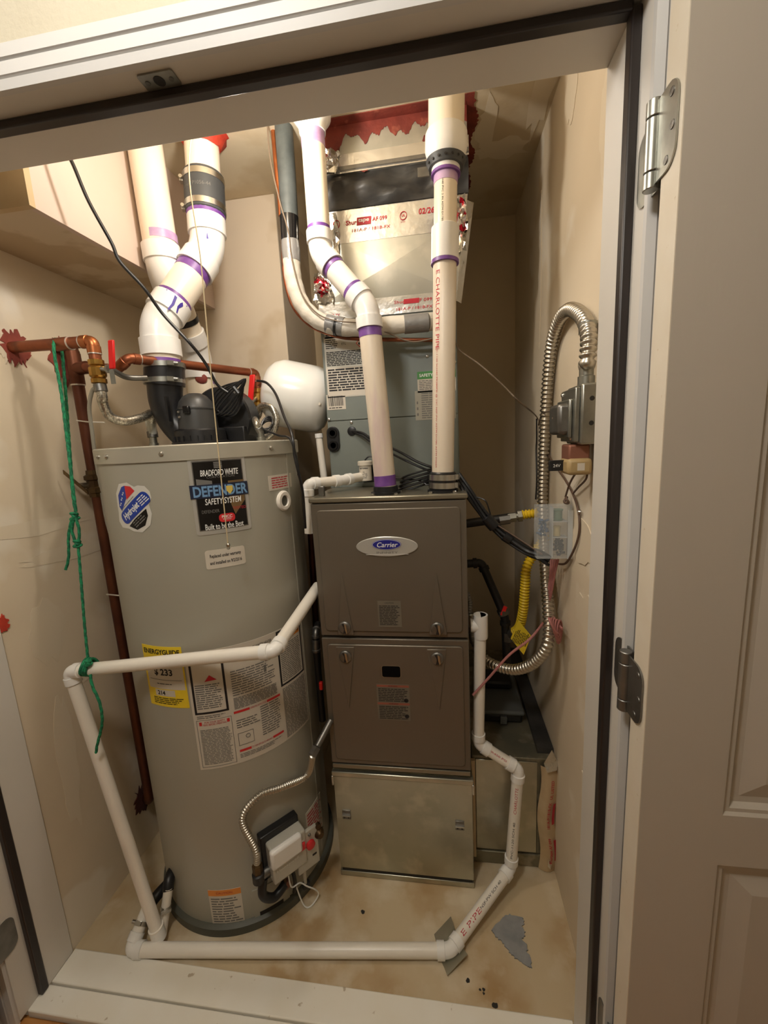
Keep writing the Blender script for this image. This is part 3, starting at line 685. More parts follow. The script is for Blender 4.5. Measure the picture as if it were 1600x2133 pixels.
# flexible black connector
mb = MB(); n = 26; rows = 7; vs = []
for j in range(rows):
    t = j/(rows-1); z = dz1 + (dz2-dz1)*t
    for i in range(n+1):
        s = i/n; g1 = (.014*math.sin(9*s+4*t)+.009*math.sin(23*s-6*t))*math.sin(math.pi*t)+random.uniform(-.004, .004)*math.sin(math.pi*t)
        vs.append((tx0-.006+(tx1+.012-tx0)*s, 1.392+g1-.012*math.sin(math.pi*t), z+.006*math.sin(7*s)*math.sin(math.pi*t)))
mb.add(vs, [(j*(n+1)+i, j*(n+1)+i+1, (j+1)*(n+1)+i+1, (j+1)*(n+1)+i) for j in range(rows-1) for i in range(n)])
fx = obj('flexible_connector', mb, 'black_fabric', dt, smooth=60)
obj('connector_side', MB().box(tx0-.004, tx0+.004, 1.395, 1.85, dz1, dz2), 'black_fabric', dt); obj('connector_side', MB().box(tx1-.004, tx1+.006, 1.395, 1.85, dz1, dz2), 'black_fabric', dt)
ux0, ux1 = -.335, .092
obj('upper_duct', MB().box(ux0, ux1, 1.385, 1.84, dz2, ZC-.0005), 'galv_bright', dt)
uft = obj('upper_foil_tape', MB().grid(lambda s, t, l=0: V((ux0-.004+(ux1-ux0+.008)*s, 1.3835, dz2+.05*t)), 0, 1, 0, 1, 0, 12, 2), 'foil_flat', dt)
obj('drive_cleat', MB().box(ux0-.006, ux1+.004, 1.378, 1.386, dz2+.006, dz2+.016), 'steel_dull', dt)
crumple(ux0+.02, 1.379, dz2+.035, .06, .07, 'foil', 9)
# red firestop paint on the duct top and along the ceiling
fu = flat(((ux0+ux1)/2, 1.3846, ZC), (1, 0, 0), (0, 0, 1)); W2 = (ux1-ux0)/2
g = random.Random(11); low = [(-W2+2*W2*i/120, -.036-.010*math.sin(i*.21)-.008*math.sin(i*.53+1)-.007*g.random()-.05*max(0, 1-i/22)) for i in range(121)]
obj('firestop_paint', MB().blob([(W2, -.001), (-W2, -.001)] + low, fu, 0, .0012), 'red_overspray', dt)
for (a, b, r_, sd) in ((-.09, -.125, .012, 1), (-.03, -.115, .010, 2), (.115, -.075, .022, 3), (-.18, -.11, .018, 4)): obj('paint_splash', MB().blob(splat(r_, 16, .5, 1.2, .8, sd), off(fu, a, b), 0, .0009), 'red_overspray', dt)
g = random.Random(5); y_ = [1.37+.49*i/70 for i in range(71)]
obj('firestop_paint', MB().prism([(ux1, 1.37), (ux1, 1.86)] + [(ux1+.026+.007*math.sin(40*y)+.008*g.random(), y) for y in reversed(y_)], (0, 0, ZC-.0025), (1, 0, 0), (0, 1, 0), (0, 0, 1), .002), 'red_overspray', cl)
obj('firestop_paint', MB().prism([(ux0-.02, 1.345+.01*g.random()), (ux1+.02, 1.345)] + [(ux1+.02, 1.3695), (ux1-.001, 1.3695), (ux1-.001, 1.385), (ux0-.02, 1.385)], (0, 0, ZC-.0032), (1, 0, 0), (0, 1, 0), (0, 0, 1), .002), 'red_overspray', cl)
# ------------------------------------------------------------------ water heater
HX, HY, HR, HZT = -.747, 1.229, .286, 1.487
def hp(px, py, R=HR):
    d = ray(px, py); a = d.x*d.x+d.y*d.y; b = -2*(d.x*HX+d.y*HY); c_ = HX*HX+HY*HY-R*R
    t = (-b-math.sqrt(max(0, b*b-4*a*c_)))/(2*a); p = CAM + d*t
    return math.atan2(p.x-HX, -(p.y-HY)), p.z
def hw(px, py, R=HR): a, z = hp(px, py, R); return wrap_z(HX, HY, R, a, z)
wh = thing('water_heater', 'tall grey cylindrical gas water heater with black blower on top', 'water heater', (HX, HY, 0))
obj('jacket', MB().lathe((HX, HY, 0), (0, 0, 1), [(.030, HR), (.5, HR), (1.0, HR), (1.455, HR)], 96), 'heater_grey', wh)
obj('base_ring', MB().lathe((HX, HY, 0), (0, 0, 1), [(.001, HR+.014), (.026, HR+.013), (.034, HR+.001)], 96), 'heater_base', wh)
lid = obj('lid', MB().lathe((HX, HY, 0), (0, 0, 1), [(1.447, HR+.001), (1.447, HR+.0045), (1.484, HR+.0045), (HZT, HR+.001), (HZT, .02)], 96), 'heater_rim', wh)
for px, py in ((335,941),(563,929),(222,950),(205,950)):
    a, z = hp(px, py, HR+.004); f = wrap_z(HX, HY, HR+.004, a, 1.466)
    p = f(0, 0, 0); n = V((math.sin(a), -math.cos(a), 0)); obj('screw', MB().lathe(p, n, [(0, .006), (.003, .006), (.006, .003)], 12), 'steel', lid)
a, z = hp(601, 1000); f = wrap_z(HX, HY, HR, a, 0)
obj('seam', MB().slab(f, -.004, .004, .05, 1.445, 0, .0015, 2), 'heater_rim', wh)
def hlabel(name, c0, w_, h_, m, lift=.0008, ang=0, r=.0):
    f = hw(*c0)
    if ang: f = rot(f, ang)
    if r: o = obj(name, skin(rounded(w_, h_, r), f, lift), m, wh)
    else: o = obj(name, MB().slab(f, -w_/2, w_/2, -h_/2, h_/2, -.0005, lift, 12), m, wh)
    return o, f
def span(x0, y0, x1, y1):
    a0, z0 = hp(x0, y0); a1, z1 = hp(x1, y1); return (a1-a0)*HR, z1-z0
# large black badge
def corners(tl, tr, bl, br):
    q = [hp(*c_) for c_ in (tl, tr, bl, br)]; a = sum(x[0] for x in q)/4; z = sum(x[1] for x in q)/4
    w_ = ((q[1][0]-q[0][0])+(q[3][0]-q[2][0]))/2*HR; h_ = ((q[0][1]-q[2][1])+(q[1][1]-q[3][1]))/2
    return a, z, w_, h_
def hlab4(name, tl, tr, bl, br, m, lift=.0008, r=None):
    a, z, w_, h_ = corners(tl, tr, bl, br); f = wrap_z(HX, HY, HR, a, z)
    if r:
        mb = MB(); pol = rounded(w_, h_, r); mb.slab(f, -w_/2+r, w_/2-r, -h_/2, h_/2, -.0005, lift, 10).slab(f, -w_/2, -w_/2+r, -h_/2+r, h_/2-r, -.0005, lift).slab(f, w_/2-r, w_/2, -h_/2+r, h_/2-r, -.0005, lift)
        for sx in (-1, 1):
            for sy in (-1, 1):
                cx_, cy_ = sx*(w_/2-r), sy*(h_/2-r); fan = [(cx_, cy_)] + [(cx_+sx*r*math.cos(q), cy_+sy*r*math.sin(q)) for q in [math.pi/2*i/5 for i in range(6)]]
                mb.blob(fan, f, -.0005, lift)
        return obj(name, mb, m, wh), f, w_, h_
    return obj(name, MB().slab(f, -w_/2, w_/2, -h_/2, h_/2, -.0005, lift, 12), m, wh), f, w_, h_
bg, f, w_, h_ = hlab4('name_plate', (389,954), (509,944), (410,1114), (523,1103), 'badge_silver', .0015, .008)
obj('plate_rim', MB().slab(f, -w_/2+.0085, w_/2-.0085, -h_/2+.011, h_/2-.011, .0015, .0020, 10), 'steel_dull', bg)
obj('plate_field', MB().slab(f, -w_/2+.011, w_/2-.011, -h_/2+.014, h_/2-.014, .0020, .0026, 10), 'label_black', bg)
W, H = w_, h_
obj('shield_print', skin([(.02, .035), (.06, .035), (.058, -.02), (.03, -.055), (.02, -.02)], f, .0029), 'bronze_print', bg)
obj('shield_print', skin([(-.055, .045), (-.018, .038), (-.018, .0), (-.055, .0)], f, .0028), 'ink_grey', bg)
text(bg, 'BRADFORD WHITE', off(f, .002, H*.29), .0215, 'ink_white', .0032, width=W*.66, bold=.015, shear=.15)
text(bg, 'CORPORATION', off(f, .004, H*.235), .008, 'ink_grey', .0032, width=W*.48)
for k in range(4): obj('flag_print', MB().grid(f, -.010, .010, H*.345+.0042*k, H*.345+.0042*k+.003, .0031, 3, 1), 'ink_grey', bg, smooth=0)
obj('ribbon', MB().slab(off(f, 0, H*.06), -W*.52, W*.50, -.0175, .0175, .0026, .0036, 12), 'navy', bg)
text(bg, 'DEFENDER', off(f, 0, H*.06), .037, 'letter_blue', .0043, width=W*.95, bold=.03)
obj('emblem', skin([(-.008, .010), (.008, .010), (.008, -.002), (0, -.012), (-.008, -.002)], off(f, W*.155, H*.06), .0050), 'letter_gold', bg)
text(bg, 'SAFETY SYSTEM', off(f, .004, -H*.075), .0225, 'ink_white', .0032, width=W*.64, bold=.01, shear=.12)
text(bg, 'DEFENDER', off(f, -.03, -H*.20), .012, 'ink_grey', .0030, width=W*.30)
text(bg, 'TESTED', off(f, .042, -H*.19), .010, 'ink_red', .0030, width=W*.25)
obj('red_seal', skin(rounded(.040, .022, .009), off(f, .008, -H*.30), .0032), 'label_red', bg)
text(bg, 'PHCC', off(f, .008, -H*.285), .010, 'ink_white', .0036, bold=.02); text(bg, 'PROUD', off(f, .008, -H*.318), .006, 'ink_white', .0036)
text(bg, 'Built to be the Best', off(f, .0, -H*.40), .022, 'ink_white', .0032, width=W*.68, bold=.01)
# round sticker at left
f = hw(280, 1056); f1_ = f; f = (lambda s, t, l=0, g=f1_: g(s*1.18, t*1.15, l)); st = obj('round_sticker', skin([(p[0], p[1]) for p in [(-.052,.0),(-.05,.03),(-.035,.052),(-.01,.055),(.008,.045),(.018,.048),(.034,.046),(.044,.034),(.046,.02),(.038,.004),(.042,-.016),(.034,-.042),(.012,-.058),(-.012,-.056),(-.024,-.050),(-.046,-.048),(-.055,-.034),(-.052,-.014)]], f, .0009), 'sticker_silver', wh)
obj('flag_field', skin([(-.045,.0),(-.043,.026),(-.028,.045),(-.018,.048),(-.018,.02),(-.038,-.01)], f, .0013), 'label_blue', st)
obj('flag_red', skin([(-.018,.048),(-.002,.046),(.008,.036),(-.018,.016)], f, .0013), 'label_red', st)
obj('dark_disc', skin([(-.022,-.044),(.0,-.052),(.022,-.042),(.032,-.02),(.030,-.004),(-.004,-.028)], f, .0012), 'label_black', st)
fr_ = rot(f, math.radians(37)); 
obj('blue_band', skin(rounded(.098, .030, .013), off(fr_, -.001, -.002), .0018), 'label_blue', st)
text(st, 'Hydrojet', off(fr_, -.014, -.003), .020, 'ink_white', .0022, width=.056, bold=.03, shear=.2)
mb = MB(); words(mb, off(fr_, 0, 0), .018, .044, -.012, .008, 4, .0022); obj('fine_print', mb, 'ink_white', st, smooth=0)
mb = MB(); words(mb, fr_, -.030, .010, -.038, -.022, 3, .0016); words(mb, fr_, -.035, .02, .016, .019, 1, .0015); obj('fine_print', mb, 'ink_grey', st, smooth=0)
for k in range(6): obj('star', skin(ellipse(.002, .002, 6, -.040+.006*(k % 3)+.003*(k//3), .004+.012*(k % 3)+.004*(k//3)), f, .0016), 'ink_white', st)
# small stickers
o, f, w_, h_ = hlab4('notice_sticker', (557,992), (605,985), (562,1022), (608,1014), 'paper')
mb = MB(); words(mb, f, -w_*.4, w_*.42, -h_*.4, h_*.4, 5, .0011); obj('print', mb, 'ink_red', o, smooth=0)
o, f, w_, h_ = hlab4('warranty_sticker', (426,1149), (509,1135), (431,1187), (512,1173), 'paper', .0009, .006)
text(o, 'Replaced under warranty', off(f, 0, h_*.16), .0125, 'ink_black', .0013, width=w_*.78, bold=.02); text(o, 'and installed on 9/2/2016', off(f, 0, -h_*.18), .0125, 'ink_black', .0013, width=w_*.80, bold=.02)
# round gauge ring
a, z = hp(590, 1043); n = V((math.sin(a), -math.cos(a), 0)); p = wrap_z(HX, HY, HR, a, z)(0, 0, -.002)
g_ = obj('port_ring', MB().lathe(p, n, [(0, .030), (.006, .030), (.010, .026), (.010, .017), (.004, .015)], 32), 'pvc', wh)
obj('port_core', MB().lathe(p, n, [(0, .0155), (.0055, .0155)], 24), 'heater_base', g_)
# energy label
o, f, w_, h_ = hlab4('energy_label', (297,1341), (384,1347), (316,1468), (388,1470), 'label_yellow', .0009)
obj('white_field', MB().slab(f, -w_*.44, w_*.47, -h_*.20, h_*.27, .0009, .0011, 6), 'paper', o)
text(o, 'ENERGYGUIDE', off(f, 0, h_*.412), .0195, 'ink_black', .0014, width=w_*.90, bold=.03)
mb = MB(); words(mb, f, -w_*.36, w_*.4, -h_*.46, -h_*.34, 4, .0013); words(mb, f, -w_*.2, w_*.2, -h_*.125, -h_*.10, 1, .0014)
obj('print', mb, 'ink_black', o, smooth=0)
text(o, '$ 233', off(f, 0, h_*.075), .026, 'ink_black', .0014, bold=.03)
obj('scale_line', MB().grid(f, -w_*.38, w_*.42, -h_*.05, -h_*.042, .0014, 6, 1), 'ink_grey', o, smooth=0)
obj('value_field', MB().slab(f, -w_*.28, w_*.22, -h_*.32, -h_*.215, .0009, .0012, 3), 'paper', o); text(o, '214', off(f, -w_*.12, -h_*.265), .017, 'ink_black', .0015, bold=.03)
# large instruction label
o, f, w_, h_ = hlab4('instruction_label', (383,1350), (625,1292), (416,1597), (643,1505), 'paper', .0009)
BL, W, H = o, w_, h_
def fr4(name, s0, s1, t0, t1, m, th=.0035):
    mb = MB(); k = 4
    mb.grid(f, s0, s1, t1-th, t1, .0013, k, 1).grid(f, s0, s1, t0, t0+th, .0013, k, 1).grid(f, s0, s0+th, t0, t1, .0013, 1, 1).grid(f, s1-th, s1, t0, t1, .0013, 1, 1); return obj(name, mb, m, BL, smooth=0)
S = lambda x: (x-.5)*W
T = lambda y: (.5-y)*H
fr4('frame_print', S(.02), S(.27), T(.52), T(.015), 'ink_black', .006); fr4('frame_print', S(.70), S(.99), T(.50), T(.01), 'ink_black', .006)
fr4('frame_print', S(.02), S(.28), T(.98), T(.57), 'ink_grey', .0012)
obj('danger_bar', MB().grid(f, S(.045), S(.245), T(.10), T(.045), .0014, 3, 1), 'label_red', BL, smooth=0); text(BL, 'DANGER', off(f, S(.145), T(.073)), .015, 'ink_black', .0018, bold=.02)
obj('warning_bar', MB().grid(f, S(.725), S(.965), T(.115), T(.045), .0014, 3, 1), 'label_orange', BL, smooth=0); text(BL, 'WARNING', off(f, S(.845), T(.08)), .017, 'ink_black', .0018, bold=.02)
obj('figure_print', skin([(S(.13), T(.24)), (S(.16), T(.20)), (S(.20), T(.235)), (S(.21), T(.245)), (S(.12), T(.25))], f, .0016), 'ink_red', BL)
text(BL, 'AUTOMATIC STORAGE WATER HEATER', off(f, S(.485), T(.055)), .011, 'ink_black', .0014, width=W*.34)
mb = MB()
words(mb, f, S(.045), S(.245), T(.48), T(.27), 12, .0013); words(mb, f, S(.31), S(.66), T(.42), T(.20), 11, .0013); words(mb, f, S(.31), S(.66), T(.53), T(.43), 8, .0013, th=.6, ragged=.02)
words(mb, f, S(.725), S(.965), T(.47), T(.14), 20, .0013, ragged=.1); words(mb, f, S(.03), S(.26), T(.56), T(.53), 2, .0013)
words(mb, f, S(.04), S(.27), T(.96), T(.65), 24, .0013, ragged=.12); words(mb, f, S(.31), S(.50), T(.70), T(.62), 4, .0013); words(mb, f, S(.50), S(.68), T(.84), T(.57), 13, .0013)
words(mb, f, S(.31), S(.66), T(.96), T(.92), 3, .0013); words(mb, f, S(.71), S(.99), T(.98), T(.52), 34, .0013, th=.55, ragged=.04)
mb.grid(f, S(.565), S(.585), T(.30), T(.24), .0014); obj('print', mb, 'ink_grey', BL, smooth=0)
for s0, s1, t0, t1 in ((.04,.06,.615,.585),(.245,.265,.615,.585),(.30,.42,.565,.545),(.56,.68,.565,.545),(.31,.40,.905,.885),(.58,.68,.905,.885)):
    obj('red_bar', MB().grid(f, S(s0), S(s1), T(t0), T(t1), .0014, 2, 1), 'label_red', BL, smooth=0)
text(BL, 'FOR YOUR SAFETY', off(f, S(.155), T(.592)), .0085, 'ink_red', .0014, width=W*.15); text(BL, 'READ BEFORE OPERATING', off(f, S(.155), T(.612)), .0085, 'ink_red', .0014, width=W*.17)
text(BL, 'OPERATING INSTRUCTIONS', off(f, S(.49), T(.555)), .0085, 'ink_red', .0014, width=W*.13); text(BL, 'TO TURN OFF GAS TO APPLIANCE', off(f, S(.49), T(.895)), .0085, 'ink_red', .0014, width=W*.17)
fr4('diagram_print', S(.31), S(.43), T(.85), T(.74), 'ink_grey', .0015)
obj('diagram_print', MB().tube([f(S(.385)+.006*math.cos(a), T(.78)+.006*math.sin(a), .0014) for a in [2*math.pi*i/14 for i in range(14)]], .0008, 4, closed=True), 'ink_grey', BL)
# lower stickers
o, f, w_, h_ = hlab4('caution_sticker', (433,1854), (500,1847), (446,1940), (513,1931), 'paper')
obj('header', MB().grid(f, -w_/2, w_/2, h_*.36, h_*.5, .0011, 4, 1), 'label_orange', o, smooth=0); text(o, 'CAUTION', off(f, 0, h_*.43), .011, 'ink_red', .0014)
mb = MB(); words(mb, f, -w_*.44, w_*.46, -h_*.46, h_*.32, 13, .0012); obj('print', mb, 'ink_grey', o, smooth=0)
o, f, w_, h_ = hlab4('side_sticker', (636,1685), (668,1655), (642,1765), (671,1722), 'paper')
mb = MB(); words(mb, f, -w_*.44, w_*.46, -h_*.44, h_*.44, 10, .0012); obj('print', mb, 'ink_red', o, smooth=0)
# burner access plate and lower panel seams
o, f, w_, h_ = hlab4('access_plate', (524,1850), (600,1818), (534,1928), (604,1890), 'heater_grey', .003)
obj('plate_opening', MB().slab(f, -w_*.36, w_*.30, -h_*.46, -h_*.12, .003, .0036, 4), 'furnace_dark', o)
for k, (x0, y0, x1, y1) in enumerate(((578,1836,640,1765),(640,1765,672,1722))):
    a0, z0 = hp(x0, y0); a1, z1 = hp(x1, y1)
    obj('panel_seam', MB().tube([wrap_z(HX, HY, HR, a0+(a1-a0)*i/8, z0+(z1-z0)*i/8)(0, 0, .0004) for i in range(9)], .0016, 6), 'furnace_dark', wh)
# gas control valve
a, z = hp(585, 1755); n = V((math.sin(a), -math.cos(a), 0)); u = V((math.cos(a), math.sin(a), 0)); zz = V((0, 0, 1))
f0 = wrap_z(HX, HY, HR, a, z); p0 = f0(0, 0, 0)
gv = obj('gas_valve', MB().obox(p0+n*.034+zz*.004, u, zz, n, .112, .118, .068), 'label_silver', wh, bevel=.006)
obj('valve_back', MB().obox(p0+n*.012+zz*.010-u*.008, u, zz, n, .125, .150, .028), 'black_plastic', gv, bevel=.004)
obj('cover', MB().obox(p0+n*.066+zz*.034-u*.010, u, zz, n, .100, .062, .022), 'pvc_fitting', gv, bevel=.008)
fv = flat(p0+n*.0685, u, zz)
text(gv, 'Honeywell', off(fv, -.010, -.012), .013, 'ink_white', .0008, width=.07)
obj('mount_plate', MB().obox(p0+n*.058+u*.060-zz*.02, u, zz, n, .075, .135, .012), 'label_silver', gv, bevel=.003)
fm = flat(p0+n*.0645+u*.060-zz*.02, u, zz)
obj('igniter_button', MB().obox(fm(-.020, .034, .004), u, zz, n, .018, .024, .010), 'label_red', gv, bevel=.002); obj('status_window', MB().obox(fm(-.020, .050, .002), u, zz, n, .012, .006, .004), 'ink_white', gv)
obj('gas_knob', MB().lathe(fm(.008, .018, 0), n, [(0, .015), (.008, .014), (.010, .010)], 22), 'label_red', gv)
obj('brass_port', MB().lathe(fm(.042, .032, -.006), n, [(0, .017), (.008, .016), (.018, .010)], 18), 'brass_dark', gv); obj('brass_port', MB().lathe(fm(.040, .060, -.006), n, [(0, .010), (.010, .009)], 14), 'brass_dark', gv)
obj('screw', MB().lathe(fm(.008, .052, 0), n, [(0, .005), (.004, .004)], 10), 'steel_dull', gv)
obj('plate_slot', MB().obox(fm(.020, -.028, 0), u, zz, n, .014, .006, .001), 'furnace_dark', gv)
ig = p0+n*.02-zz*.085
obj('fitting', MB().lathe(p0+n*.03-zz*.055-u*.015, V((0, 0, -1)), [(0, .012), (.02, .012), (.021, .008), (.06, .008)], 14), 'brass_dark', gv)
obj('fitting', MB().lathe(p0+n*.018-zz*.13-u*.005, n, [(0, .014), (.012, .014), (.016, .008)], 12), 'rust_cap', gv)
obj('black_tube', MB().tube(catmull([p0+n*.03-u*.075-zz*.045, p0+n*.04-u*.085-zz*.085, p0+n*.045-u*.055-zz*.115, p0+n*.04-u*.015-zz*.105], 8), .013, 12), 'black_plastic', gv)
obj('burner_tube', MB().tube(catmull([p0+n*.03+u*.012-zz*.06, p0+n*.03+u*.02-zz*.13, p0+n*.015+u*.02-zz*.19], 8), .006, 10), 'black_plastic', gv)
obj('sensor_tube', MB().tube([p0+n*.06+u*.042-zz*.07, p0+n*.04+u*.05-zz*.16], .0055, 10), 'label_silver', gv)
obj('clip', MB().obox(p0+n*.04+u*.052-zz*.165, u, zz, n, .025, .02, .016), 'black_plastic', gv, bevel=.003)
obj('igniter_wire', MB().tube(catmull([p0+n*.06-u*.01-zz*.05, p0+n*.05+u*.0-zz*.12, p0+n*.045+u*.03-zz*.135, p0+n*.05+u*.05-zz*.16, p0+n*.055+u*.075-zz*.19, p0+n*.05+u*.085-zz*.225, p0+n*.05+u*.055-zz*.243, p0+n*.04+u*.035-zz*.225, p0+n*.02+u*.02-zz*.13], 10), .0022, 8), 'ink_white', gv)
# gas flex line from the valve to the black pipe behind
gl = thing('gas_flex_line', 'corrugated steel gas connector curving up the heater to the right', 'gas line', at(487, 1775, .93))
pts = [p0+n*.030-u*.088+zz*.015, p0+n*.034-u*.088+zz*.07]
pts += [wrap_z(HX, HY, HR, *hp(px, py))(0, 0, l) for px, py, l in ((505,1690,.028),(535,1645,.026),(580,1630,.024),(628,1610,.022))] + [at(652, 1573, 1.06)]
ribbed(pts, .0092, .0019, .0075, 'conduit_steel', gl, 'flex_tube')
obj('end_nut', MB().lathe(p0+n*.030-u*.088-zz*.012, (0, 0, 1), [(0, .012), (.002, .015), (.028, .015), (.034, .010)], 6), 'brass_dark', gl, smooth=20)
q0, q1 = at(650, 1575, 1.06), at(679, 1520, 1.12); dq = (q1-q0).normalized()
obj('end_nut', MB().lathe(q0, dq, [(0, .011), (.002, .0145), (.026, .0145), (.030, .011)], 6), 'steel_dull', gl, smooth=20)
obj('pipe_nipple', MB().tube([q0+dq*.028, q1+dq*.03], .010, 14), 'steel_dull', gl)
obj('valve_elbow', MB().lathe(p0+n*.030-u*.088-zz*.045, (0, 0, 1), [(0, .014), (.005, .018), (.030, .018), (.034, .012)], 16), 'iron_black', gl)
obj('valve_elbow', MB().cyl(p0+n*.030-u*.092-zz*.03, p0+n*.030-u*.052-zz*.03, .014), 'steel_dull', gl)
# blower on top
BY = 1.19
bw = obj('blower_base', MB().lathe((at(418, 905, BY).x, BY, HZT-.002), (0, 0, 1), [(0, .082), (.010, .082), (.012, .074), (.042, .072), (.048, .066), (.049, .02)], 40), 'black_plastic', wh)
bx_ = at(418, 905, BY).x
for k in range(10):
    a = -1.2+.27*k; q = V((bx_+.074*math.sin(a), BY-.074*math.cos(a), HZT+.012)); obj('rib', MB().obox(q, (math.cos(a), math.sin(a), 0), (0, 0, 1), (math.sin(a), -math.cos(a), 0), .004, .026, .010), 'black_plastic', bw)
mh = obj('motor_hood', MB().lathe((bx_+.004, BY-.012, HZT+.04), (0, 0, 1), [(0, .056), (.05, .054), (.060, .053), (.061, .055), (.065, .055), (.066, .052), (.085, .046), (.100, .034), (.108, .018), (.110, .001)], 36), 'dark_grey_plastic', wh)
obj('hood_tab', MB().obox((bx_+.008, BY-.068, HZT+.098), (1, 0, 0), (0, 0, 1), (0, -1, 0), .020, .022, .012), 'black_gloss', mh, bevel=.003)
sc0 = V((at(470, 862, 1.29).x, 1.25, HZT+.075))
sc = obj('scroll_housing', MB().lathe(sc0, (0, 1, 0), [(0, .075), (.004, .095), (.010, .100), (.07, .100), (.076, .095), (.080, .07)], 44), 'black_plastic', wh)
obj('housing_foot', MB().box(sc0.x-.08, sc0.x+.085, 1.235, 1.335, HZT-.001, HZT+.05), 'black_plastic', sc, bevel=.004)
c0 = at(346, 802, 1.185); e0 = at(346, 795, 1.185)
ob_ = obj('outlet_duct', MB().tube(catmull([at(344, 800, 1.185), at(347, 840, 1.185), at(364, 880, 1.19), V((bx_-.035, 1.19, HZT+.012))], 8), [.050-.00035*i for i in range(25)], 28), 'black_plastic', wh)
obj('outlet_rib', MB().obox(at(350, 852, 1.13), (1, 0, 0), (0, 0, 1), (0, -1, 0), .006, .07, .012), 'black_plastic', ob_)
for px, py in ((372,858),(374,869)): obj('screw', MB().lathe(at(px, py, 1.125), (0, -1, 0), [(0, .004), (.003, .003)], 8), 'steel', ob_)
bt = obj('rubber_boot', MB().tube([at(342, 757, 1.185), at(344, 803, 1.185)], [.0555, .0560], 32), 'rubber_grey', wh); bt.data.materials[0] = M['black_plastic']
for py in (763, 795): clamp(bt, at(343, py, 1.185), (0, 0, 1), .0560, .014, 'zinc', sd=V((.75, -.66, 0)))
# nipples on the lid
for px, Y in ((318, 1.205), (543, 1.24)):
    q = at(px, 905, Y); q.z = HZT; obj('nipple', MB().lathe(q, (0, 0, 1), [(0, .014), (.012, .014), (.013, .0115), (.03, .0115)], 16), 'zinc', wh)
# ------------------------------------------------------------------ heater vent pipes
vd = thing('heater_vent_pipe', 'white exhaust vent pipe with rubber coupling rising from the blower', 'vent pipe', at(342, 740, 1.185))
P0, P1 = at(342, 775, 1.185), at(338, 676, 1.185); P1 = V((P0.x, P0.y, P1.z))
P2 = at(434, 520, 1.325); P3 = at(418, 270, 1.335); P3.z = min(P3.z, ZC+.02)
run(vd, [P0, P1, P2, P3], .0495, 'pvc_cream', 'pvc_fitting', a=.040, hub=1.13, hl=.048)
d1 = (P2-P1).normalized(); d2 = (P3-P2).normalized()
band(vd, P1+d1*.088, P1+d1*.100, .0503, 'primer_purple'); band(vd, P2-d1*.112, P2-d1*.088, .0503, 'primer_purple'); band(vd, P0+V((0, 0, .012)), P0+V((0, 0, .034)), .0503, 'primer_purple')
band(vd, P2+d2*.088, P2+d2*.098, .0565, 'primer_purple')
rc = obj('rubber_coupling', MB().tube([P2+d2*.096, P2+d2*.100, P2+d2*.205, P2+d2*.209], [.055, .0585, .0585, .055], 32), 'rubber_grey', vd)
text(rc, 'Fernco P1056-44', wrap_axis(P2+d2*.160, V((1, 0, 0)).cross(d2).cross(d2)*-1 if 0 else (1, 0, 0), (0, -1, 0), .0592) if 0 else (lambda s, t, l=0, q=P2+d2*.158: q + V((math.sin(s/.0588)*(.0592), -math.cos(s/.0588)*.0592, 0)) + d2*t), .014, 'ink_grey', .0)
for t in (.114, .192): clamp(rc, P2+d2*t, d2, .0585, .016, 'steel', sd=V((-.93, -.36, 0)))
el = [o for o in vd.children if o.name.startswith('elbow')]
q = at(432, 512, 1.27); obj('marker_arrow', MB().add([at(430,490,1.272), at(434,490,1.272), at(434,525,1.272), at(430,532,1.272), at(424,505,1.272), at(431,482,1.27), at(436,508,1.272)], [(4, 5, 0), (5, 6, 1), (0, 1, 2, 3)]), 'marker_blue', el[-1], smooth=0) if 0 else None
p_ = [P3.x, P3.y]; g = random.Random(2)
fs = obj('firestop_collar', MB().lathe((P3.x-.0, P3.y, ZC), (0, 0, -1), [(0, .072), (.006, .068), (.020, .056), (.030, .051)], 26), 'firestop_bright', cl)
for v in fs.data.vertices:
    if v.co.z < ZC-.015: v.co.z += g.uniform(-.010, .006)
    else: v.co.x += g.uniform(-.008, .008); v.co.y += g.uniform(-.008, .008)
vc = thing('intake_vent_pipe', 'white intake vent pipe running down beside the soffit behind the exhaust', 'vent pipe', (-.834, 1.262, 2.4))
C0 = V((-.8345, 1.262, ZC+.01)); C1 = V((-.826, 1.266, 2.00)); C2 = V((-.850, 1.425, 1.80)); C3 = V((-.852, 1.43, 1.55))
run(vc, [C0, C1, C2, C3], .0475, 'pvc_cream', 'pvc_fitting', a=.036, hub=1.13, hl=.045)
band(vc, C1+V((0, 0, .090)), C1+V((0, 0, .113)), .0483, 'primer_pale'); e1 = (C2-C1).normalized(); band(vc, C3+V((0, 0, .15)), C3+V((0, 0, .165)), .0485, 'primer_purple'); band(vc, C3+V((0, 0, .07)), C3+V((0, 0, .09)), .0485, 'primer_purple')
q = C1 + e1*.135; obj('pipe_strap', MB().tube([q-e1*.008, q+e1*.008], .050, 26), 'black_plastic', vc)
q = C3+V((0, 0, .19)); obj('pipe_strap', MB().tube([q-V((0, 0, .008)), q+V((0, 0, .008))], .050, 26), 'black_plastic', vc)
obj('firestop_daub', MB().lathe((-.852+.030, 1.389, 1.715), (.5, -.85, 0), [(0, .020), (.004, .016), (.006, .008)], 14), 'firestop_red', vc)

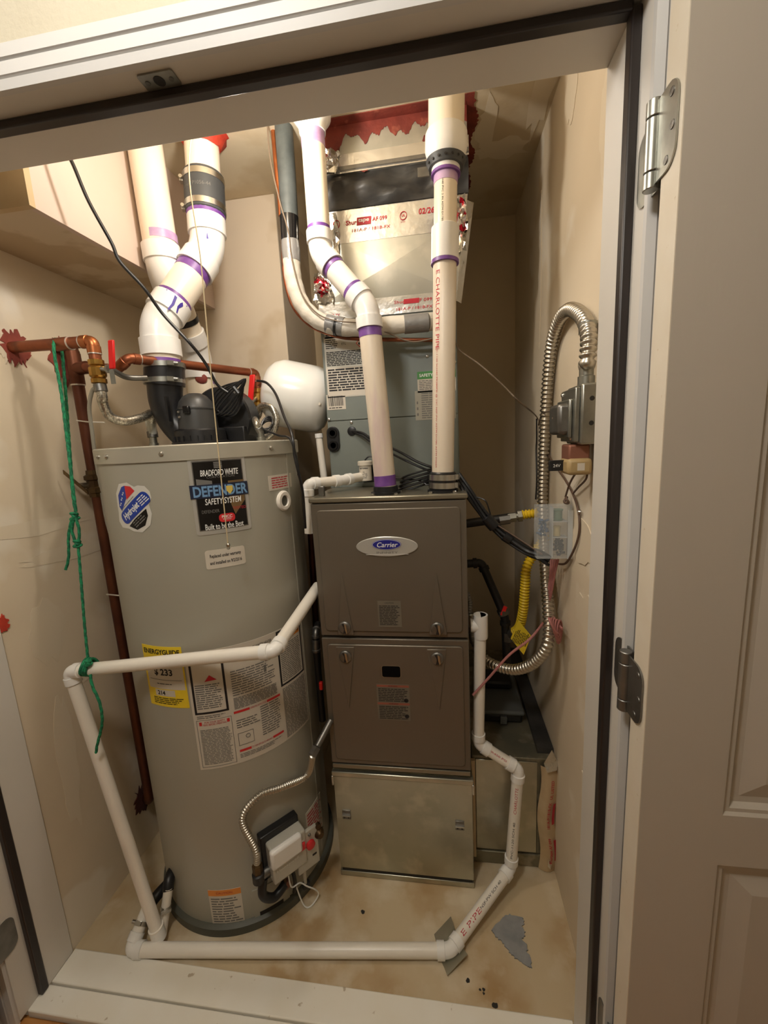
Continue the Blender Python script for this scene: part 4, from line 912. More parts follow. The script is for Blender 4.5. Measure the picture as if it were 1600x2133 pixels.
# primer drips and marker strokes on the exhaust elbows
lowel = [o for o in vd.children if o.name.startswith('elbow')][0]; upel = [o for o in vd.children if o.name.startswith('elbow')][1]
n0 = (CAM-P1).normalized()
fd = wrap_axis(P1+d1*.062, -d1, n0, .0561)
for pol in ([(-.022, -.006), (-.020, .002), (.004, .006), (.028, .002), (.026, -.002), (.006, -.001), (-.012, -.004)], [(-.020, .020), (-.012, .026), (.002, .020), (.018, .024), (.017, .020), (.0, .014), (-.014, .016)], [(-.024, -.03), (-.024, .036), (-.021, .036), (-.021, -.03)]):
    obj('primer_drip', MB().blob(pol, fd, -.0004, .0008), 'marker_blue', lowel)
fd = wrap_axis(P2+d2*.005, d2, (CAM-P2).normalized(), .0512)
obj('marker_arrow', MB().blob([(-.030, -.002), (-.008, -.001), (-.012, -.008), (-.002, -.004), (.024, .001), (-.002, .004), (-.016, .006), (-.008, .002), (-.030, .001)], fd, .0002, .0012), 'marker_blue', upel)
# ------------------------------------------------------------------ furnace vent pipes
def yb_(px, py, Y=1.205): return at(px, py, Y)
va = thing('furnace_intake_pipe', 'cream plastic furnace pipe with two angled elbows left of the other', 'vent pipe', yb_(804, 1020))
A0 = V((at(804,1018,1.205).x, 1.205, 1.325)); A1 = at(766, 640, 1.205); A2 = at(668, 528, 1.245); A3 = at(651, 275, 1.255); A4 = at(648, 225, 1.257)
sgA = run(va, [A0, A1, A2, A3], .0315, 'pvc_cream', 'pvc_fitting', a=.026, hub=1.16, hl=.030)
sgA[0].data.materials[0] = M['pvc_old']; sgA[1].data.materials[0] = M['pvc']; dA0 = (A1-A0).normalized(); dA1 = (A2-A1).normalized(); dA2 = (A3-A2).normalized()
band(va, A0+dA0*.014, A0+dA0*.044, .0323, 'primer_purple'); band(va, A1-dA0*.079, A1-dA0*.056, .0323, 'primer_purple')
band(va, A1+dA1*.056, A1+dA1*.068, .0323, 'primer_purple'); band(va, A2-dA1*.070, A2-dA1*.056, .0323, 'primer_purple'); band(va, A2+dA2*.056, A2+dA2*.067, .0323, 'primer_purple')
band(va, A3-dA2*.040, A3-dA2*.002, .0322, 'primer_pale')
obj('reducer_bell', MB().lathe(A3-dA2*.004, dA2, [(0, .036), (.012, .037), (.020, .040), (.036, .052), (.052, .054), (.115, .054), (.118, .051)], 32), 'pvc_fitting', va)
vb = thing('furnace_exhaust_pipe', 'straight printed plastic furnace exhaust pipe with clamped rubber base', 'vent pipe', yb_(922, 1012))
B0 = V((at(922,1010,1.205).x, 1.205, 1.322)); B1 = at(930, 215, 1.225); dB = (B1-B0).normalized()
Bt = lambda py: B0 + dB*((at(925, py, 1.21).z-B0.z)/dB.z)
lowp = obj('lower_pipe', MB().tube([B0, Bt(520)], .0312, 28), 'pvc_old', vb)
obj('middle_pipe', MB().tube([Bt(520), Bt(345)], .0300, 28), 'pvc_cream', vb)
obj('coupling', MB().tube([Bt(543), Bt(541), Bt(472), Bt(470)], [.033, .0365, .0365, .034], 28), 'pvc_fitting', vb)
band(vb, Bt(549), Bt(542), .0370, 'primer_purple'); band(vb, Bt(380), Bt(358), .0310, 'primer_pale'); band(vb, Bt(362), Bt(356), .0375, 'primer_purple')
obj('reducer', MB().tube([Bt(358), Bt(340), Bt(336), Bt(318), Bt(308), Bt(275), Bt(270)], [.0365, .0365, .040, .050, .0535, .0535, .051], 32), 'pvc_fitting', vb)
stp = obj('hanger_strap', MB().tube([Bt(347), Bt(331)], [.0440, .0515], 32), 'rubber_grey', vb); obj('strap_tab', MB().obox(Bt(344)+V((-.058, .004, 0)), (1, 0, 0), (0, 0, 1), (0, 1, 0), .03, .022, .004), 'steel_dull', stp)
for k in range(7):
    a = -1.1+.36*k; q = Bt(339)+V((.0482*math.sin(a), -.0482*math.cos(a), 0)); obj('strap_hole', MB().lathe(q, (math.sin(a), -math.cos(a), 0), [(0, .003), (.0012, .003)], 8), 'furnace_dark', stp)
obj('upper_pipe', MB().tube([Bt(275), Bt(120)], .0455, 32), 'pvc_cream', vb)
cb = obj('rubber_boot', MB().tube([B0-dB*.004, B0+dB*.002, B0+dB*.046, B0+dB*.050], [.036, .0385, .0385, .035], 30), 'black_plastic', vb)
for t in (.012, .035): clamp(cb, B0+dB*t, dB, .0388, .016, 'steel', sd=V((.96, -.26, 0)))
nB = -(B0-CAM).normalized()
def ptext(parent, s, t_along, size, m, ang, width=None):
    f = wrap_axis(B0+dB*t_along, -dB, V((math.sin(ang), -math.cos(ang), 0)), .0314); text(parent, s, f, size, m, .0003, width=width, name='pipe_print')
ptext(lowp, 'E CHARLOTTE PIPE', Bt(650).z-B0.z, .016, 'ink_red', -.62, width=.20); ptext(lowp, 'PVC-1120 SCH40 PR280PSI @ 23C NSF-PW ASTM D1785 ASTM D2665', Bt(850).z-B0.z, .006, 'ink_red', -.66, width=.33)
f = wrap_axis(Bt(420), -dB, V((math.sin(-.25), -math.cos(-.25), 0)), .0302); text(bpy.data.objects[lowp.name], 'SCH40 PVC 2 IN ASTM D1785', f, .006, 'ink_black', .0003, width=.11, name='pipe_print')
# condensate trap in front of the coil
ct = thing('condensate_elbow', 'white plastic drain elbow and trap on top of the furnace corner', 'drain pipe', at(640, 1010, 1.16))
run(ct, [at(755, 993, 1.385), at(715, 1000, 1.30), at(641, 1008, 1.20), at(645, 1110, 1.20)], .0155, 'pvc', 'pvc_fitting', a=.016, hub=1.22, hl=.02)
fs_ = thing('float_switch', 'white cylindrical overflow switch with printed label on the drain', 'switch', at(760, 985, 1.38))
q = at(762, 992, 1.385); q1 = q + V((0, 0, .050)); bod = obj('body', MB().lathe(q-V((0, 0, .014)), (0, 0, 1), [(0, .021), (.050, .021), (.052, .025), (.064, .025), (.066, .022), (.067, .004)], 26), 'paper', fs_)
fw_ = wrap_z(q.x, q.y, .021, -.1, q.z+.012); text(bod, 'RECTORSEAL', off(fw_, 0, .016), .006, 'ink_black', .0004, width=.03, bold=.03); text(bod, 'UL', off(fw_, 0, .004), .006, 'ink_black', .0004)
mb = MB(); words(mb, fw_, -.013, .013, -.018, .0, 6, .0004); obj('print', mb, 'ink_grey', bod, smooth=0)
obj('cap_wire', MB().tube(catmull([q1+V((0, 0, .004)), q1+V((.018, 0, .016)), q1+V((.05, 0, .002)), q1+V((.075, .0, -.03))], 6), .0025, 8), 'black_plastic', fs_)
dp = thing('drain_stub', 'white vertical drain pipe left of the coil cabinet', 'drain pipe', at(672, 980, 1.45)); obj('pipe', MB().tube([at(664, 905, 1.46), at(676, 1003, 1.46)], .0125, 18), 'pvc', dp); obj('cap', MB().tube([at(664, 903, 1.46), at(665, 912, 1.46)], .0145, 18), 'pvc_fitting', dp)

# ------------------------------------------------------------------ refrigerant line set
ls = thing('insulated_refrigerant_line', 'insulated refrigerant line curving from the ceiling into the coil cabinet', 'refrigerant line', at(600, 600, 1.34))
RY = 1.345
up = [at(588, 225, 1.36), at(597, 350, 1.355), at(603, 455, 1.35)]
obj('black_foam', MB().tube(catmull(up, 6), .0265, 24), 'hose_grey', ls)
obj('black_tape', MB().tube([at(602, 452, RY), at(604, 503, RY)], [.0285, .0270], 20), 'black_gloss', ls)
obj('silver_tape', MB().tube([at(604, 500, RY), at(606, 520, RY), at(608, 546, RY)], [.0265, .0285, .0270], 20), 'grey_tape', ls)
mid = catmull([at(607, 540, RY), at(612, 585, RY), at(628, 632, RY), at(658, 664, RY), at(700, 680, RY), at(760, 682, RY), at(845, 675, RY)], 8)
obj('white_insulation', MB().tube(mid, [.0262+.0008*math.sin(i*1.3) for i in range(len(mid))], 24), 'insul_white', ls)
obj('grey_tape_wrap', MB().tube([at(681, 674, RY), at(716, 681, RY)], [.0285, .0285], 22), 'grey_tape', ls)
obj('cable_tie', MB().tube([at(699, 679, RY), at(704, 680, RY)], .0295, 22), 'black_plastic', ls)
obj('grey_tape_wrap', MB().tube([at(842, 676, RY), at(892, 671, RY+.01)], [.0272, .0280], 22), 'grey_tape', ls)
obj('white_insulation', MB().tube([at(888, 671, RY+.01), at(925, 668, RY+.05), at(930, 667, CY0+.003)], .0262, 22), 'insul_white', ls)
lq = thing('copper_liquid_line', 'thin copper refrigerant line following the insulated line to the coil', 'refrigerant line', at(580, 500, 1.37))
lp_ = catmull([at(566, 225, 1.37), at(575, 330, 1.365), at(584, 420, 1.36), at(589, 500, 1.36), at(594, 580, 1.36), at(612, 640, 1.36), at(650, 680, 1.36), at(700, 700, 1.36)], 8)
obj('sleeve', MB().tube(lp_[:20], .0088, 12), 'copper_bright', lq); obj('tube', MB().tube(lp_[19:] + catmull([at(720, 704, 1.36), at(780, 707, 1.36), at(900, 708, 1.365), at(925, 706, CY0+.002)], 8), .0062, 12), 'copper', lq)
tw = thing('control_cable', 'thin dark control cable running along the insulated refrigerant line', 'cable', at(604, 500, 1.31))
obj('cable', MB().tube(catmull([at(555, 230, 1.33), at(563, 330, 1.33), at(583, 420, 1.32), at(600, 480, 1.315), at(608, 540, 1.313), at(628, 610, 1.313), at(660, 652, 1.313), at(700, 668, 1.312), at(755, 674, 1.312), at(800, 690, 1.33), at(860, 712, 1.34), at(935, 700, 1.36), at(958, 730, 1.40), at(1000, 760, 1.36), at(1045, 800, 1.30), at(1080, 835, 1.25), ax(1118, 868, .322), ax(1128, 900, .325)], 8), .0022, 8), 'thermo_wire', tw)

# ------------------------------------------------------------------ copper water lines
cw = thing('cold_water_pipe', 'copper water pipe from the left wall bending down to the brass valve', 'water pipe', ax(22, 724, XL))
W0 = ax(22, 724, XL); W0.x = XL-.005; W1 = at(193, 711, 1.03); W2 = at(204, 752, 1.03); W2 = V((W1.x, W1.y, W2.z))
run(cw, [W0, W1, W2], .0145, 'copper', 'copper_bright', a=.012, hub=1.14, hl=.018, rings='solder')
obj('joint_sleeve', MB().tube([at(118, 718, 1.028), at(147, 715, 1.029)], .0168, 20), 'copper', cw); obj('solder_ring', MB().tube([at(146, 715.3, 1.029), at(148, 715, 1.029)], .0172, 20), 'solder', cw)
def splash(parent, X, px, py, r, seed, m, sx=1, sy=1.2, lift=.003):
    p = ax(px, py, X); obj('firestop_splash', MB().blob(splat(r, 40, .3, sx, sy, seed), flat(p+V((.0003, 0, 0)), (0, 1, 0), (0, 0, 1)), 0, lift), m, parent)
splash(wl, XL, 32, 724, .036, 3, 'firestop_red', lift=.004); splash(wl, XL, 16, 726, .042, 9, 'mud', .8, .9, lift=.002); splash(wl, XL, 128, 755, .042, 5, 'firestop_red', .9, 1.5, lift=.003); splash(wl, XL, 132, 715, .022, 6, 'firestop_red', 1.7, .6, lift=.002); splash(wl, XL, 298, 1660, .045, 12, 'firestop_dark', 1, 1.1); splash(wl, XL, 2, 1300, .018, 7, 'firestop_bright')
BV = V((W1.x, W1.y, at(205, 775, 1.03).z))
bv = thing('brass_ball_valve', 'brass ball valve with red lever on the cold water line', 'valve', BV)
obj('body', MB().lathe(BV+V((0, 0, -.030)), (0, 0, 1), [(0, .015), (.002, .019), (.012, .019), (.014, .016), (.020, .0205), (.040, .0205), (.046, .016), (.048, .019), (.060, .019), (.062, .015)], 12), 'brass', bv, smooth=25)
obj('stem', MB().cyl(BV+V((.015, -.004, .006)), BV+V((.036, -.006, .004)), .007, n=12).cyl(BV+V((.034, -.006, .004)), BV+V((.040, -.006, .004)), .011, n=6), 'zinc', bv)
l0, l1 = at(236, 785, 1.02), at(233, 712, 1.015)
lv = obj('lever', MB().obox((l0+l1)/2+V((0, 0, .012)), (1, 0, 0), l1-l0, (0, -1, 0), .017, (l1-l0).length-.015, .007), 'handle_red', bv, bevel=.003); obj('lever_tang', MB().obox(l0+V((-.002, 0, 0)), (1, 0, 0), (0, 0, 1), (0, -1, 0), .012, .035, .003), 'zinc', lv)
def braided(name, label, pts, r, n0, n1):
    t = thing(name, label, 'hose', pts[0]); cpt = catmull(pts, 10)
    obj('braided_hose', MB().tube(cpt, r, 16), 'braid', t, smooth=60)
    for (i, j) in ((0, 3), (-1, -4)):
        a, b = cpt[i], cpt[j]; d = (b-a).normalized(); obj('end_ferrule', MB().lathe(a, d, [(0, r*1.25), (.018, r*1.25), (.020, r*1.05)], 16), 'steel_dull', t)
    return t
hb = braided('braided_supply_hose', 'braided steel hose from the brass valve to the heater lid', [BV+V((0, 0, -.032)), BV+V((.002, .0, -.065)), at(213, 835, 1.04), at(228, 866, 1.06), at(258, 877, 1.09), at(295, 870, 1.14), at(316, 862, 1.19), V((at(318, 905, 1.205).x, 1.205, HZT+.065)), V((at(318, 905, 1.205).x, 1.205, HZT+.03))], .0125, 0, 0)
obj('clear_sleeve', MB().lathe((at(318, 905, 1.205).x, 1.205, HZT+.031), (0, 0, 1), [(0, .0150), (.03, .0145), (.05, .017)], 16), 'clear_sleeve', hb)
cr = thing('copper_riser', 'tall copper riser along the left wall behind the green rope', 'water pipe', (-1.10, 1.172, 0))
RX, RYr = -1.100, 1.172
zt = at(150, 735, RYr).z
R0 = V((XL-.004, RYr-.015, zt+.02)); R1 = V((RX, RYr, zt+.015))
run(cr, [R0, R1, V((RX, RYr, 1.40))], .0165, 'copper_dark', 'copper_dark', a=.010, hub=1.12, hl=.014, rings='solder')
wq = ax(303, 1652, XL); obj('lower_pipe', MB().tube([(RX, RYr, 1.40), (RX, RYr, wq.z+.08)] + arc_pts(V((RX, RYr, wq.z)), V((0, 0, -1)), (V((XL-.004, wq.y, wq.z-.01))-V((RX, RYr, wq.z))).normalized(), .04, 8) + [V((XL-.004, wq.y, wq.z-.01))], .0165, 18), 'copper_dark', cr)
zt2 = at(168, 768, RYr).z
tee = obj('tee', MB().tube([(RX, RYr, zt2-.045), (RX, RYr, zt2+.045)], .0198, 20).tube([(RX, RYr, zt2), (RX+.05, RYr-.01, zt2)], .0185, 18), 'copper_dark', cr)
obj('solder_ring', MB().tube([(RX, RYr, zt2-.049), (RX, RYr, zt2-.045)], .0195, 18), 'solder', tee)
zv = at(197, 1012, RYr).z
vv = obj('gate_valve', MB().lathe((RX, RYr, zv-.035), (0, 0, 1), [(0, .020), (.012, .022), (.014, .026), (.030, .026), (.034, .022), (.052, .023), (.056, .028), (.068, .028), (.072, .021), (.085, .020)], 10), 'brass_dark', cr, smooth=25)
obj('valve_stem', MB().cyl((RX-.01, RYr-.02, zv+.004), (RX-.012, RYr-.05, zv+.006), .009, n=12), 'steel', vv)
obj('valve_lever', MB().obox(at(158, 1005, 1.10), at(182, 1024, 1.115)-at(130, 980, 1.09), (0, 0, 1), (0, -1, 0), .085, .012, .003), 'brass_dark', vv)
obj('zip_tie', MB().tube([at(160, 876, 1.15), at(185, 879, 1.15), at(218, 880, 1.15)], .0022, 6), 'paper', cr); obj('zip_tie', MB().tube([at(222, 1238, 1.155), at(253, 1241, 1.15)], .0022, 6), 'paper', cr)
gt = thing('grey_tubing', 'thin beige tube looping down beside the copper riser', 'tube', at(200, 830, 1.14))
obj('tubing', MB().tube(catmull([at(203, 805, 1.12), at(192, 815, 1.13), at(186, 850, 1.14), at(192, 900, 1.15), at(200, 960, 1.16), at(216, 1050, 1.17), at(236, 1200, 1.18), at(262, 1360, 1.19), at(285, 1420, 1.2)], 8), .0055, 10), 'paper_grey', gt)
# hot side loop
hw_ = thing('hot_water_pipe', 'long copper pipe crossing in front of the vent to the white tank', 'water pipe', at(400, 755, 1.2))
zc = at(290, 745, 1.09).z
H0 = V((RX+.04, RYr-.01, zt2)); H1 = at(246, 768, 1.08); H2 = at(268, 746, 1.08); H3 = az(512, 766, zc); H4 = az(533, 777, zc); 
H1.z = zt2 if abs(H1.z-zt2) < .02 else H1.z
Hd = V((H4.x, H4.y, at(533, 815, H4.y).z))
run(hw_, [H0, H1, H2, H4, Hd], .0130, 'copper', 'copper', a=.012, hub=1.15, hl=.016, rings='solder')
tk = at(575, 806, 1.47)
tn = thing('expansion_tank', 'white expansion tank lying between heater and coil cabinet', 'tank', at(612, 900, 1.5))
TA = V((-.640, 1.475, 1.672)); TB = V((-.405, 1.52, 1.615)); td = (TB-TA).normalized()
obj('shell', MB().lathe(TA, td, [(0, .02), (.006, .055), (.018, .085), (.038, .105), (.065, .1165), (.075, .118), (.19, .118), (.215, .112), (.238, .09), (.25, .05), (.252, .001)], 48), 'tank_white', tn)
0 and obj('tank_cap', MB().lathe(TA+td*.195, td, [(0, .1186), (.02, .1135), (.044, .092), (.056, .052), (.058, .001)], 40), 'dark_grey_plastic', tn)
obj('inlet_nut', MB().lathe(TA-td*.016, td, [(0, .017), (.02, .019), (.024, .03)], 8), 'zinc', tn, smooth=25)
obj('valve_stem', MB().lathe(at(667, 842, 1.42), (0, -1, 0), [(0, .005), (.012, .005)], 10), 'paper', tn)
tp = V((Hd.x, Hd.y, at(538, 800, Hd.y).z)); tl = obj('tank_branch', MB().tube([tp, tp+(TA-tp)*.5, TA-td*.005], .0150, 16), 'copper_dark', hw_)
obj('solder_ring', MB().tube([tp+(TA-tp)*.45, tp+(TA-tp)*.49], .0172, 16), 'solder', tl)
HV = V((Hd.x, Hd.y, Hd.z-.022))
hv = thing('hot_ball_valve', 'brass ball valve with red lever beside the white tank', 'valve', HV)
obj('body', MB().lathe(HV+V((0, 0, -.032)), (0, 0, 1), [(0, .014), (.002, .019), (.014, .019), (.016, .016), (.022, .021), (.042, .021), (.048, .016), (.050, .018), (.062, .018)], 12), 'brass', hv, smooth=25)
l0, l1 = at(522, 832, Hd.y-.045), at(526, 783, Hd.y-.045)
lv = obj('lever', MB().obox((l0+l1)/2, (1, 0, 0), l1-l0, (0, -1, 0), .020, (l1-l0).length+.008, .008), 'handle_red', hv, bevel=.003); obj('stem', MB().cyl(at(524, 838, Hd.y-.05), HV+V((0, 0, .004)), .007, n=10), 'zinc', hv)
xq = at(543, 905, 1.24).x
braided('looped_supply_hose', 'braided steel hose looped once under the hot valve', [HV+V((0, 0, -.032)), HV+V((-.002, -.01, -.065)), at(521, 885, Hd.y-.05), at(530, 908, Hd.y-.07), at(550, 914, Hd.y-.08), at(569, 900, Hd.y-.08), at(576, 873, Hd.y-.075), at(565, 848, Hd.y-.07), at(545, 846, Hd.y-.06), at(531, 866, Hd.y-.04), V((xq-.012, 1.24, HZT+.06)), V((xq, 1.24, HZT+.03))], .0105, 0, 0)
# relief line at the heater left
rl = thing('overflow_pipe', 'thin grey pipe from the riser to the blower outlet', 'water pipe', at(270, 787, 1.1)); obj('pipe', MB().tube(catmull([BV+V((.042, 0, .004)), at(265, 786, 1.08), at(306, 787, 1.12)], 6), .0075, 12), 'steel_dull', rl)

# ------------------------------------------------------------------ white condensate pipe in front of the heater
lc = thing('hanging_condensate_pipe', 'white plastic pipe crossing the heater front, held by green rope', 'drain pipe', az(330, 1958, .02))
K0 = az(331, 1945, .03); K1 = at(146, 1398, .90); K2 = at(572, 1356, .905); K3 = at(662, 1222, 1.22)
K0.y = .895; K0 = at(331, 1950, .895)
run(lc, [K0, K1, K2, K3], .0170, 'pvc', 'pvc_fitting', a=.015, hub=1.2, hl=.020)
kd = (K1-K0).normalized(); obj('end_socket', MB().tube([K0-kd*.006, K0+kd*.032], .0205, 22), 'pvc_fitting', lc); obj('socket_ring', MB().tube([K0+kd*.032, K0+kd*.035], .0212, 22), 'pvc', lc)
dr = thing('floor_drain_pipe', 'long white printed drain pipe along the floor, rising right of the furnace', 'drain pipe', az(600, 1980, .0))
r_ = .0180
D0 = az(350, 1880, .03); D0 = at(308, 1890, .935); D1 = az(272, 1978, .021); D2 = az(938, 1980, .021); D3 = at(1064, 1806, 1.17); D4 = at(1080, 1602, 1.19); D5 = at(988, 1548, 1.205); D6 = at(1001, 1280, 1.205)
D1 = V((D1.x, D1.y, .021)); D5.x = max(D5.x, FX1+.027); D6.x = max(D6.x, FX1+.027)
run(dr, [D0, D1, D2, D3, D4, D5, D6], r_, 'pvc', 'pvc_fitting', a=.016, hub=1.2, hl=.022)
q = (D1-D0).normalized(); clamp(dr, D0+q*.035, q, .0195, .010, 'steel'); obj('black_hose', MB().tube(catmull([D0+q*.005, D0+V((.015, .03, .012)), D0+V((.03, .09, .005)), D0+V((.04, .16, -.02))], 6), .0165, 14), 'black_plastic', dr)
# stub beside it that joins the hanging pipe
sb = thing('short_drain_stub', 'short white pipe stub with steel clamp at the foot of the hanging pipe', 'drain pipe', az(345, 1930, 0))
G0, G1 = at(351, 1848, .950), at(338, 1945, .912); q = (G1-G0).normalized(); obj('pipe', MB().tube([G0, G1], .0135, 16), 'pvc', sb); clamp(sb, G0+q*.055, q, .0145, .010, 'steel', sd=V((.8, -.6, 0)))
obj('black_hose', MB().tube(catmull([G0+q*.01, G0+V((-.008, .02, .012)), G0+V((-.02, .07, .0))], 6), .0160, 14), 'black_plastic', sb)
# tee with open top at the right end of the drain
obj('open_tee', MB().tube([D6+V((0, 0, -.075)), D6+V((0, 0, -.07)), D6+V((0, 0, .0)), D6+V((0, 0, .0)), D6+V((0, 0, -.03))], [.0205, .0215, .0215, .0165, .0165], 24, caps=False).tube([D6+V((0, 0, -.035)), D6+V((-.03, .0, -.035))], .020, 18), 'pvc_fitting', dr)
# printed words on the drain pipe
def dtext(a, b, t, s, size, m, up, width=None):
    d = (b-a).normalized(); n0 = (CAM-(a+b)/2).normalized(); f = wrap_axis(a+(b-a)*t, d*up, n0, r_+.0002); ob = [o for o in dr.children if o.name.startswith('pipe')][0]
    text(dr, s, f, size, m, .0003, width=width, name='pipe_print')
dtext(D2, D3, .30, 'E PIPE', .018, 'ink_red', 1, .085); dtext(D2, D3, .62, 'NSF-PW SCH 40', .010, 'ink_black', 1, .10)
dtext(D3, D4, .32, 'PVC-1120 SCH 40', .009, 'ink_black', 1, .13); dtext(D3, D4, .72, 'CHARLOTTE', .012, 'ink_red', 1, .09); dtext(D4, D5, .55, 'PR450 PSI', .008, 'ink_red', -1, .06)
ob2 = MB(); d = (D2-D1).normalized(); 
for t in (.37, .39, .42, .51, .53): ob2.tube([D1+(D2-D1)*t, D1+(D2-D1)*t+d*.008], r_+.0004, 18)
# folded sheet metal saddle under the elbow
fs2 = thing('folded_sheet_metal', 'folded galvanized sheet piece under the floor pipe elbow', 'sheet metal', az(945, 1990, 0))
q = [az(904, 1962, .045), az(938, 1925, .058), az(976, 1998, .004), az(930, 2035, .002), az(972, 1990, .006), az(936, 1925, .05)]
e0, e1, e2, e3 = az(905, 1962, .004), az(940, 1926, .004), az(974, 1998, .003), az(932, 2034, .003)
mb = MB(); mid0, mid1 = (e0+e3)/2+V((0, 0, -.002)), (e1+e2)/2+V((0, 0, -.002))
u_ = [e0+V((0, 0, .028)), e1+V((0, 0, .032)), mid1, e2+V((0, 0, .018)), e3+V((0, 0, .004)), mid0]
mb.add(u_ + [p+V((0, 0, -.0015)) for p in u_], [(0, 1, 2, 5), (5, 2, 3, 4), (6, 11, 8, 7), (11, 10, 9, 8), (0, 6, 7, 1), (3, 9, 10, 4), (1, 7, 8, 2), (2, 8, 9, 3), (0, 5, 11, 6), (5, 4, 10, 11)])
obj('folded_sheet', mb, 'galv', fs2, smooth=15)

# ------------------------------------------------------------------ ropes, cords
def twisted(pts, r, n=10, k=9):
    cp = catmull(pts, k); mb = MB(); L_ = 0; tw_ = []
    for i, p in enumerate(cp):
        if i: L_ += (cp[i]-cp[i-1]).length
        tw_.append(L_/.012)
    for ph in (0, 2.09, 4.19):
        path = []
        for i, p in enumerate(cp):
            d = (cp[min(i+1, len(cp)-1)]-cp[max(i-1, 0)]).normalized(); u, w2 = frame_of(d)
            path.append(p + (u*math.cos(tw_[i]*1.0+ph) + w2*math.sin(tw_[i]*1.0+ph))*r*.45)
        mb.tube(path, r*.62, 7)
    return mb
rp = thing('green_rope', 'green braided rope looped over the copper pipe and knotted to the white pipe', 'rope', at(160, 1070, 1.0))
yR = 1.005
def dense(pts, k): return catmull(pts, k)
loop = [at(158, 1066, .975), at(150, 1000, .98), at(138, 900, .99), at(128, 820, .998), at(117, 760, 1.004), at(112, 722, 1.006), at(114, 708, 1.025), at(120, 708, 1.048), at(127, 725, 1.055), at(132, 760, 1.045), at(139, 850, 1.02), at(146, 950, 1.0), at(152, 1030, .985), at(158, 1066, .978)]
obj('loop', twisted(loop, .0040, k=14), 'rope_green', rp, smooth=60)
def knot(c, r, name='knot'):
    mb = MB(); c = V(c)
    for i in range(4):
        a = i*1.1; u = V((math.cos(a), .3, math.sin(a)*.6)).normalized(); w2 = V((-math.sin(a)*.4, 1, math.cos(a)*.3)).normalized(); cc = c+V((0, 0, (i-1.5)*r*.5))
        mb.tube([cc+u*r*math.cos(t)+w2*r*.8*math.sin(t) for t in [2*math.pi*j/14 for j in range(14)]], .0038, 8, closed=True)
    return obj(name, mb, 'rope_green', rp, smooth=60)
knot(at(155, 1075, .975), .009)
obj('strand', twisted([at(155, 1078, .97), at(150, 1105, .968), at(158, 1130, .966), at(163, 1136, .965)], .0038, k=8), 'rope_green', rp, smooth=60)
obj('strand', twisted([at(158, 1078, .97), at(165, 1105, .968), at(164, 1128, .966)], .0038, k=8), 'rope_green', rp, smooth=60)
knot(at(161, 1132, .965), .008)
obj('tail', twisted([at(150, 1080, .97), at(143, 1115, .965), at(143, 1160, .96), at(137, 1187, .955)], .0036, k=10), 'rope_green', rp, smooth=60)
obj('drop', twisted([at(163, 1138, .965), at(169, 1210, .95), at(177, 1310, .93), at(184, 1378, .915)], .0036, k=24), 'rope_green', rp, smooth=60)
kk = at(186, 1389, .902); mb = MB()
for j, dx in enumerate((-.008, .0, .008)):
    mb.tube([kk+V((dx+.004*math.sin(2*t), -.0215*math.cos(t), .0215*math.sin(t))) for t in [2*math.pi*i/18 for i in range(18)]], .0036, 8, closed=True)
obj('hitch', mb, 'rope_green', rp, smooth=60); knot(at(184, 1380, .885), .006)
obj('tail', twisted([at(188, 1405, .878), at(193, 1430, .873), at(208, 1465, .87), at(213, 1505, .87), at(203, 1550, .868), at(200, 1568, .867)], .0036, k=14), 'rope_green', rp, smooth=60)
ps = thing('pull_string', 'tan pull string with metal bead hanging in front of the heater', 'string', at(475, 1135, .925))
b_ = at(475, 1135, .925); t_ = V((LP.x+.02, LP.y-.03, ZC-.05))
obj('string', MB().tube(catmull([t_, V((b_.x+.006, b_.y+.03, 2.12)), at(420, 560, .928), at(447, 860, .925), b_], 10), .0014, 8), 'string_tan', ps)
obj('bead', MB().lathe(b_+V((0, 0, .004)), (0, 0, -1), [(0, .002), (.002, .0048), (.006, .005), (.009, .0035), (.014, .0045), (.016, .001)], 14), 'steel', ps)
pc = thing('power_cord', 'black power cord descending from the ceiling to a bundled coil on the heater', 'cord', at(400, 710, 1.12))
cpts = [at(120, 285, .955), at(150, 338, .965), at(185, 420, .985), at(232, 505, 1.01), at(250, 545, 1.02), at(300, 600, 1.05), at(340, 655, 1.08), at(400, 720, 1.10), at(430, 760, 1.15), at(452, 800, 1.19), at(475, 818, 1.20)]
obj('cord', MB().tube(catmull(cpts, 8), .0042, 10), 'black_plastic', pc)
for k in range(5):
    sc_ = 1-.06*k; c_ = at(480, 827, 1.20+.005*k); u = (at(515, 785, 1.3)-at(450, 862, 1.3)).normalized(); w2 = u.cross(V((0, -1, 0))).normalized()
    aa, bb = .072*sc_+.004*(k % 3), .006+.0065*k
    path = [c_+u*(aa*math.cos(t)) + w2*(bb*math.sin(t)*(1.25-.9*math.cos(t)*.8)) for t in [2*math.pi*i/28 for i in range(28)]]
    obj('coil_loop', MB().tube(path, .0029, 8, closed=True), 'black_plastic', pc)
obj('tie', MB().tube([at(487, 806, 1.17), at(498, 820, 1.17)], .006, 8), 'black_plastic', pc)
c2 = thing('black_cable', 'black cable hanging from the tank past the heater right edge', 'cable', at(610, 900, 1.15))
obj('cable', MB().tube(catmull([at(536, 793, 1.33), at(556, 798, 1.31), at(575, 822, 1.28), at(592, 868, 1.2), at(608, 905, 1.12), at(614, 950, 1.11), at(622, 985, 1.11), at(628, 1010, 1.12), at(632, 1040, 1.13), at(636, 1100, 1.15)], 8), .0040, 10), 'black_plastic', c2)
obj('cable', MB().tube(catmull([at(545, 892, 1.24), at(580, 907, 1.22), at(605, 915, 1.13), at(618, 960, 1.115), at(622, 990, 1.115)], 8), .0036, 10), 'black_plastic', c2)
mb = MB()
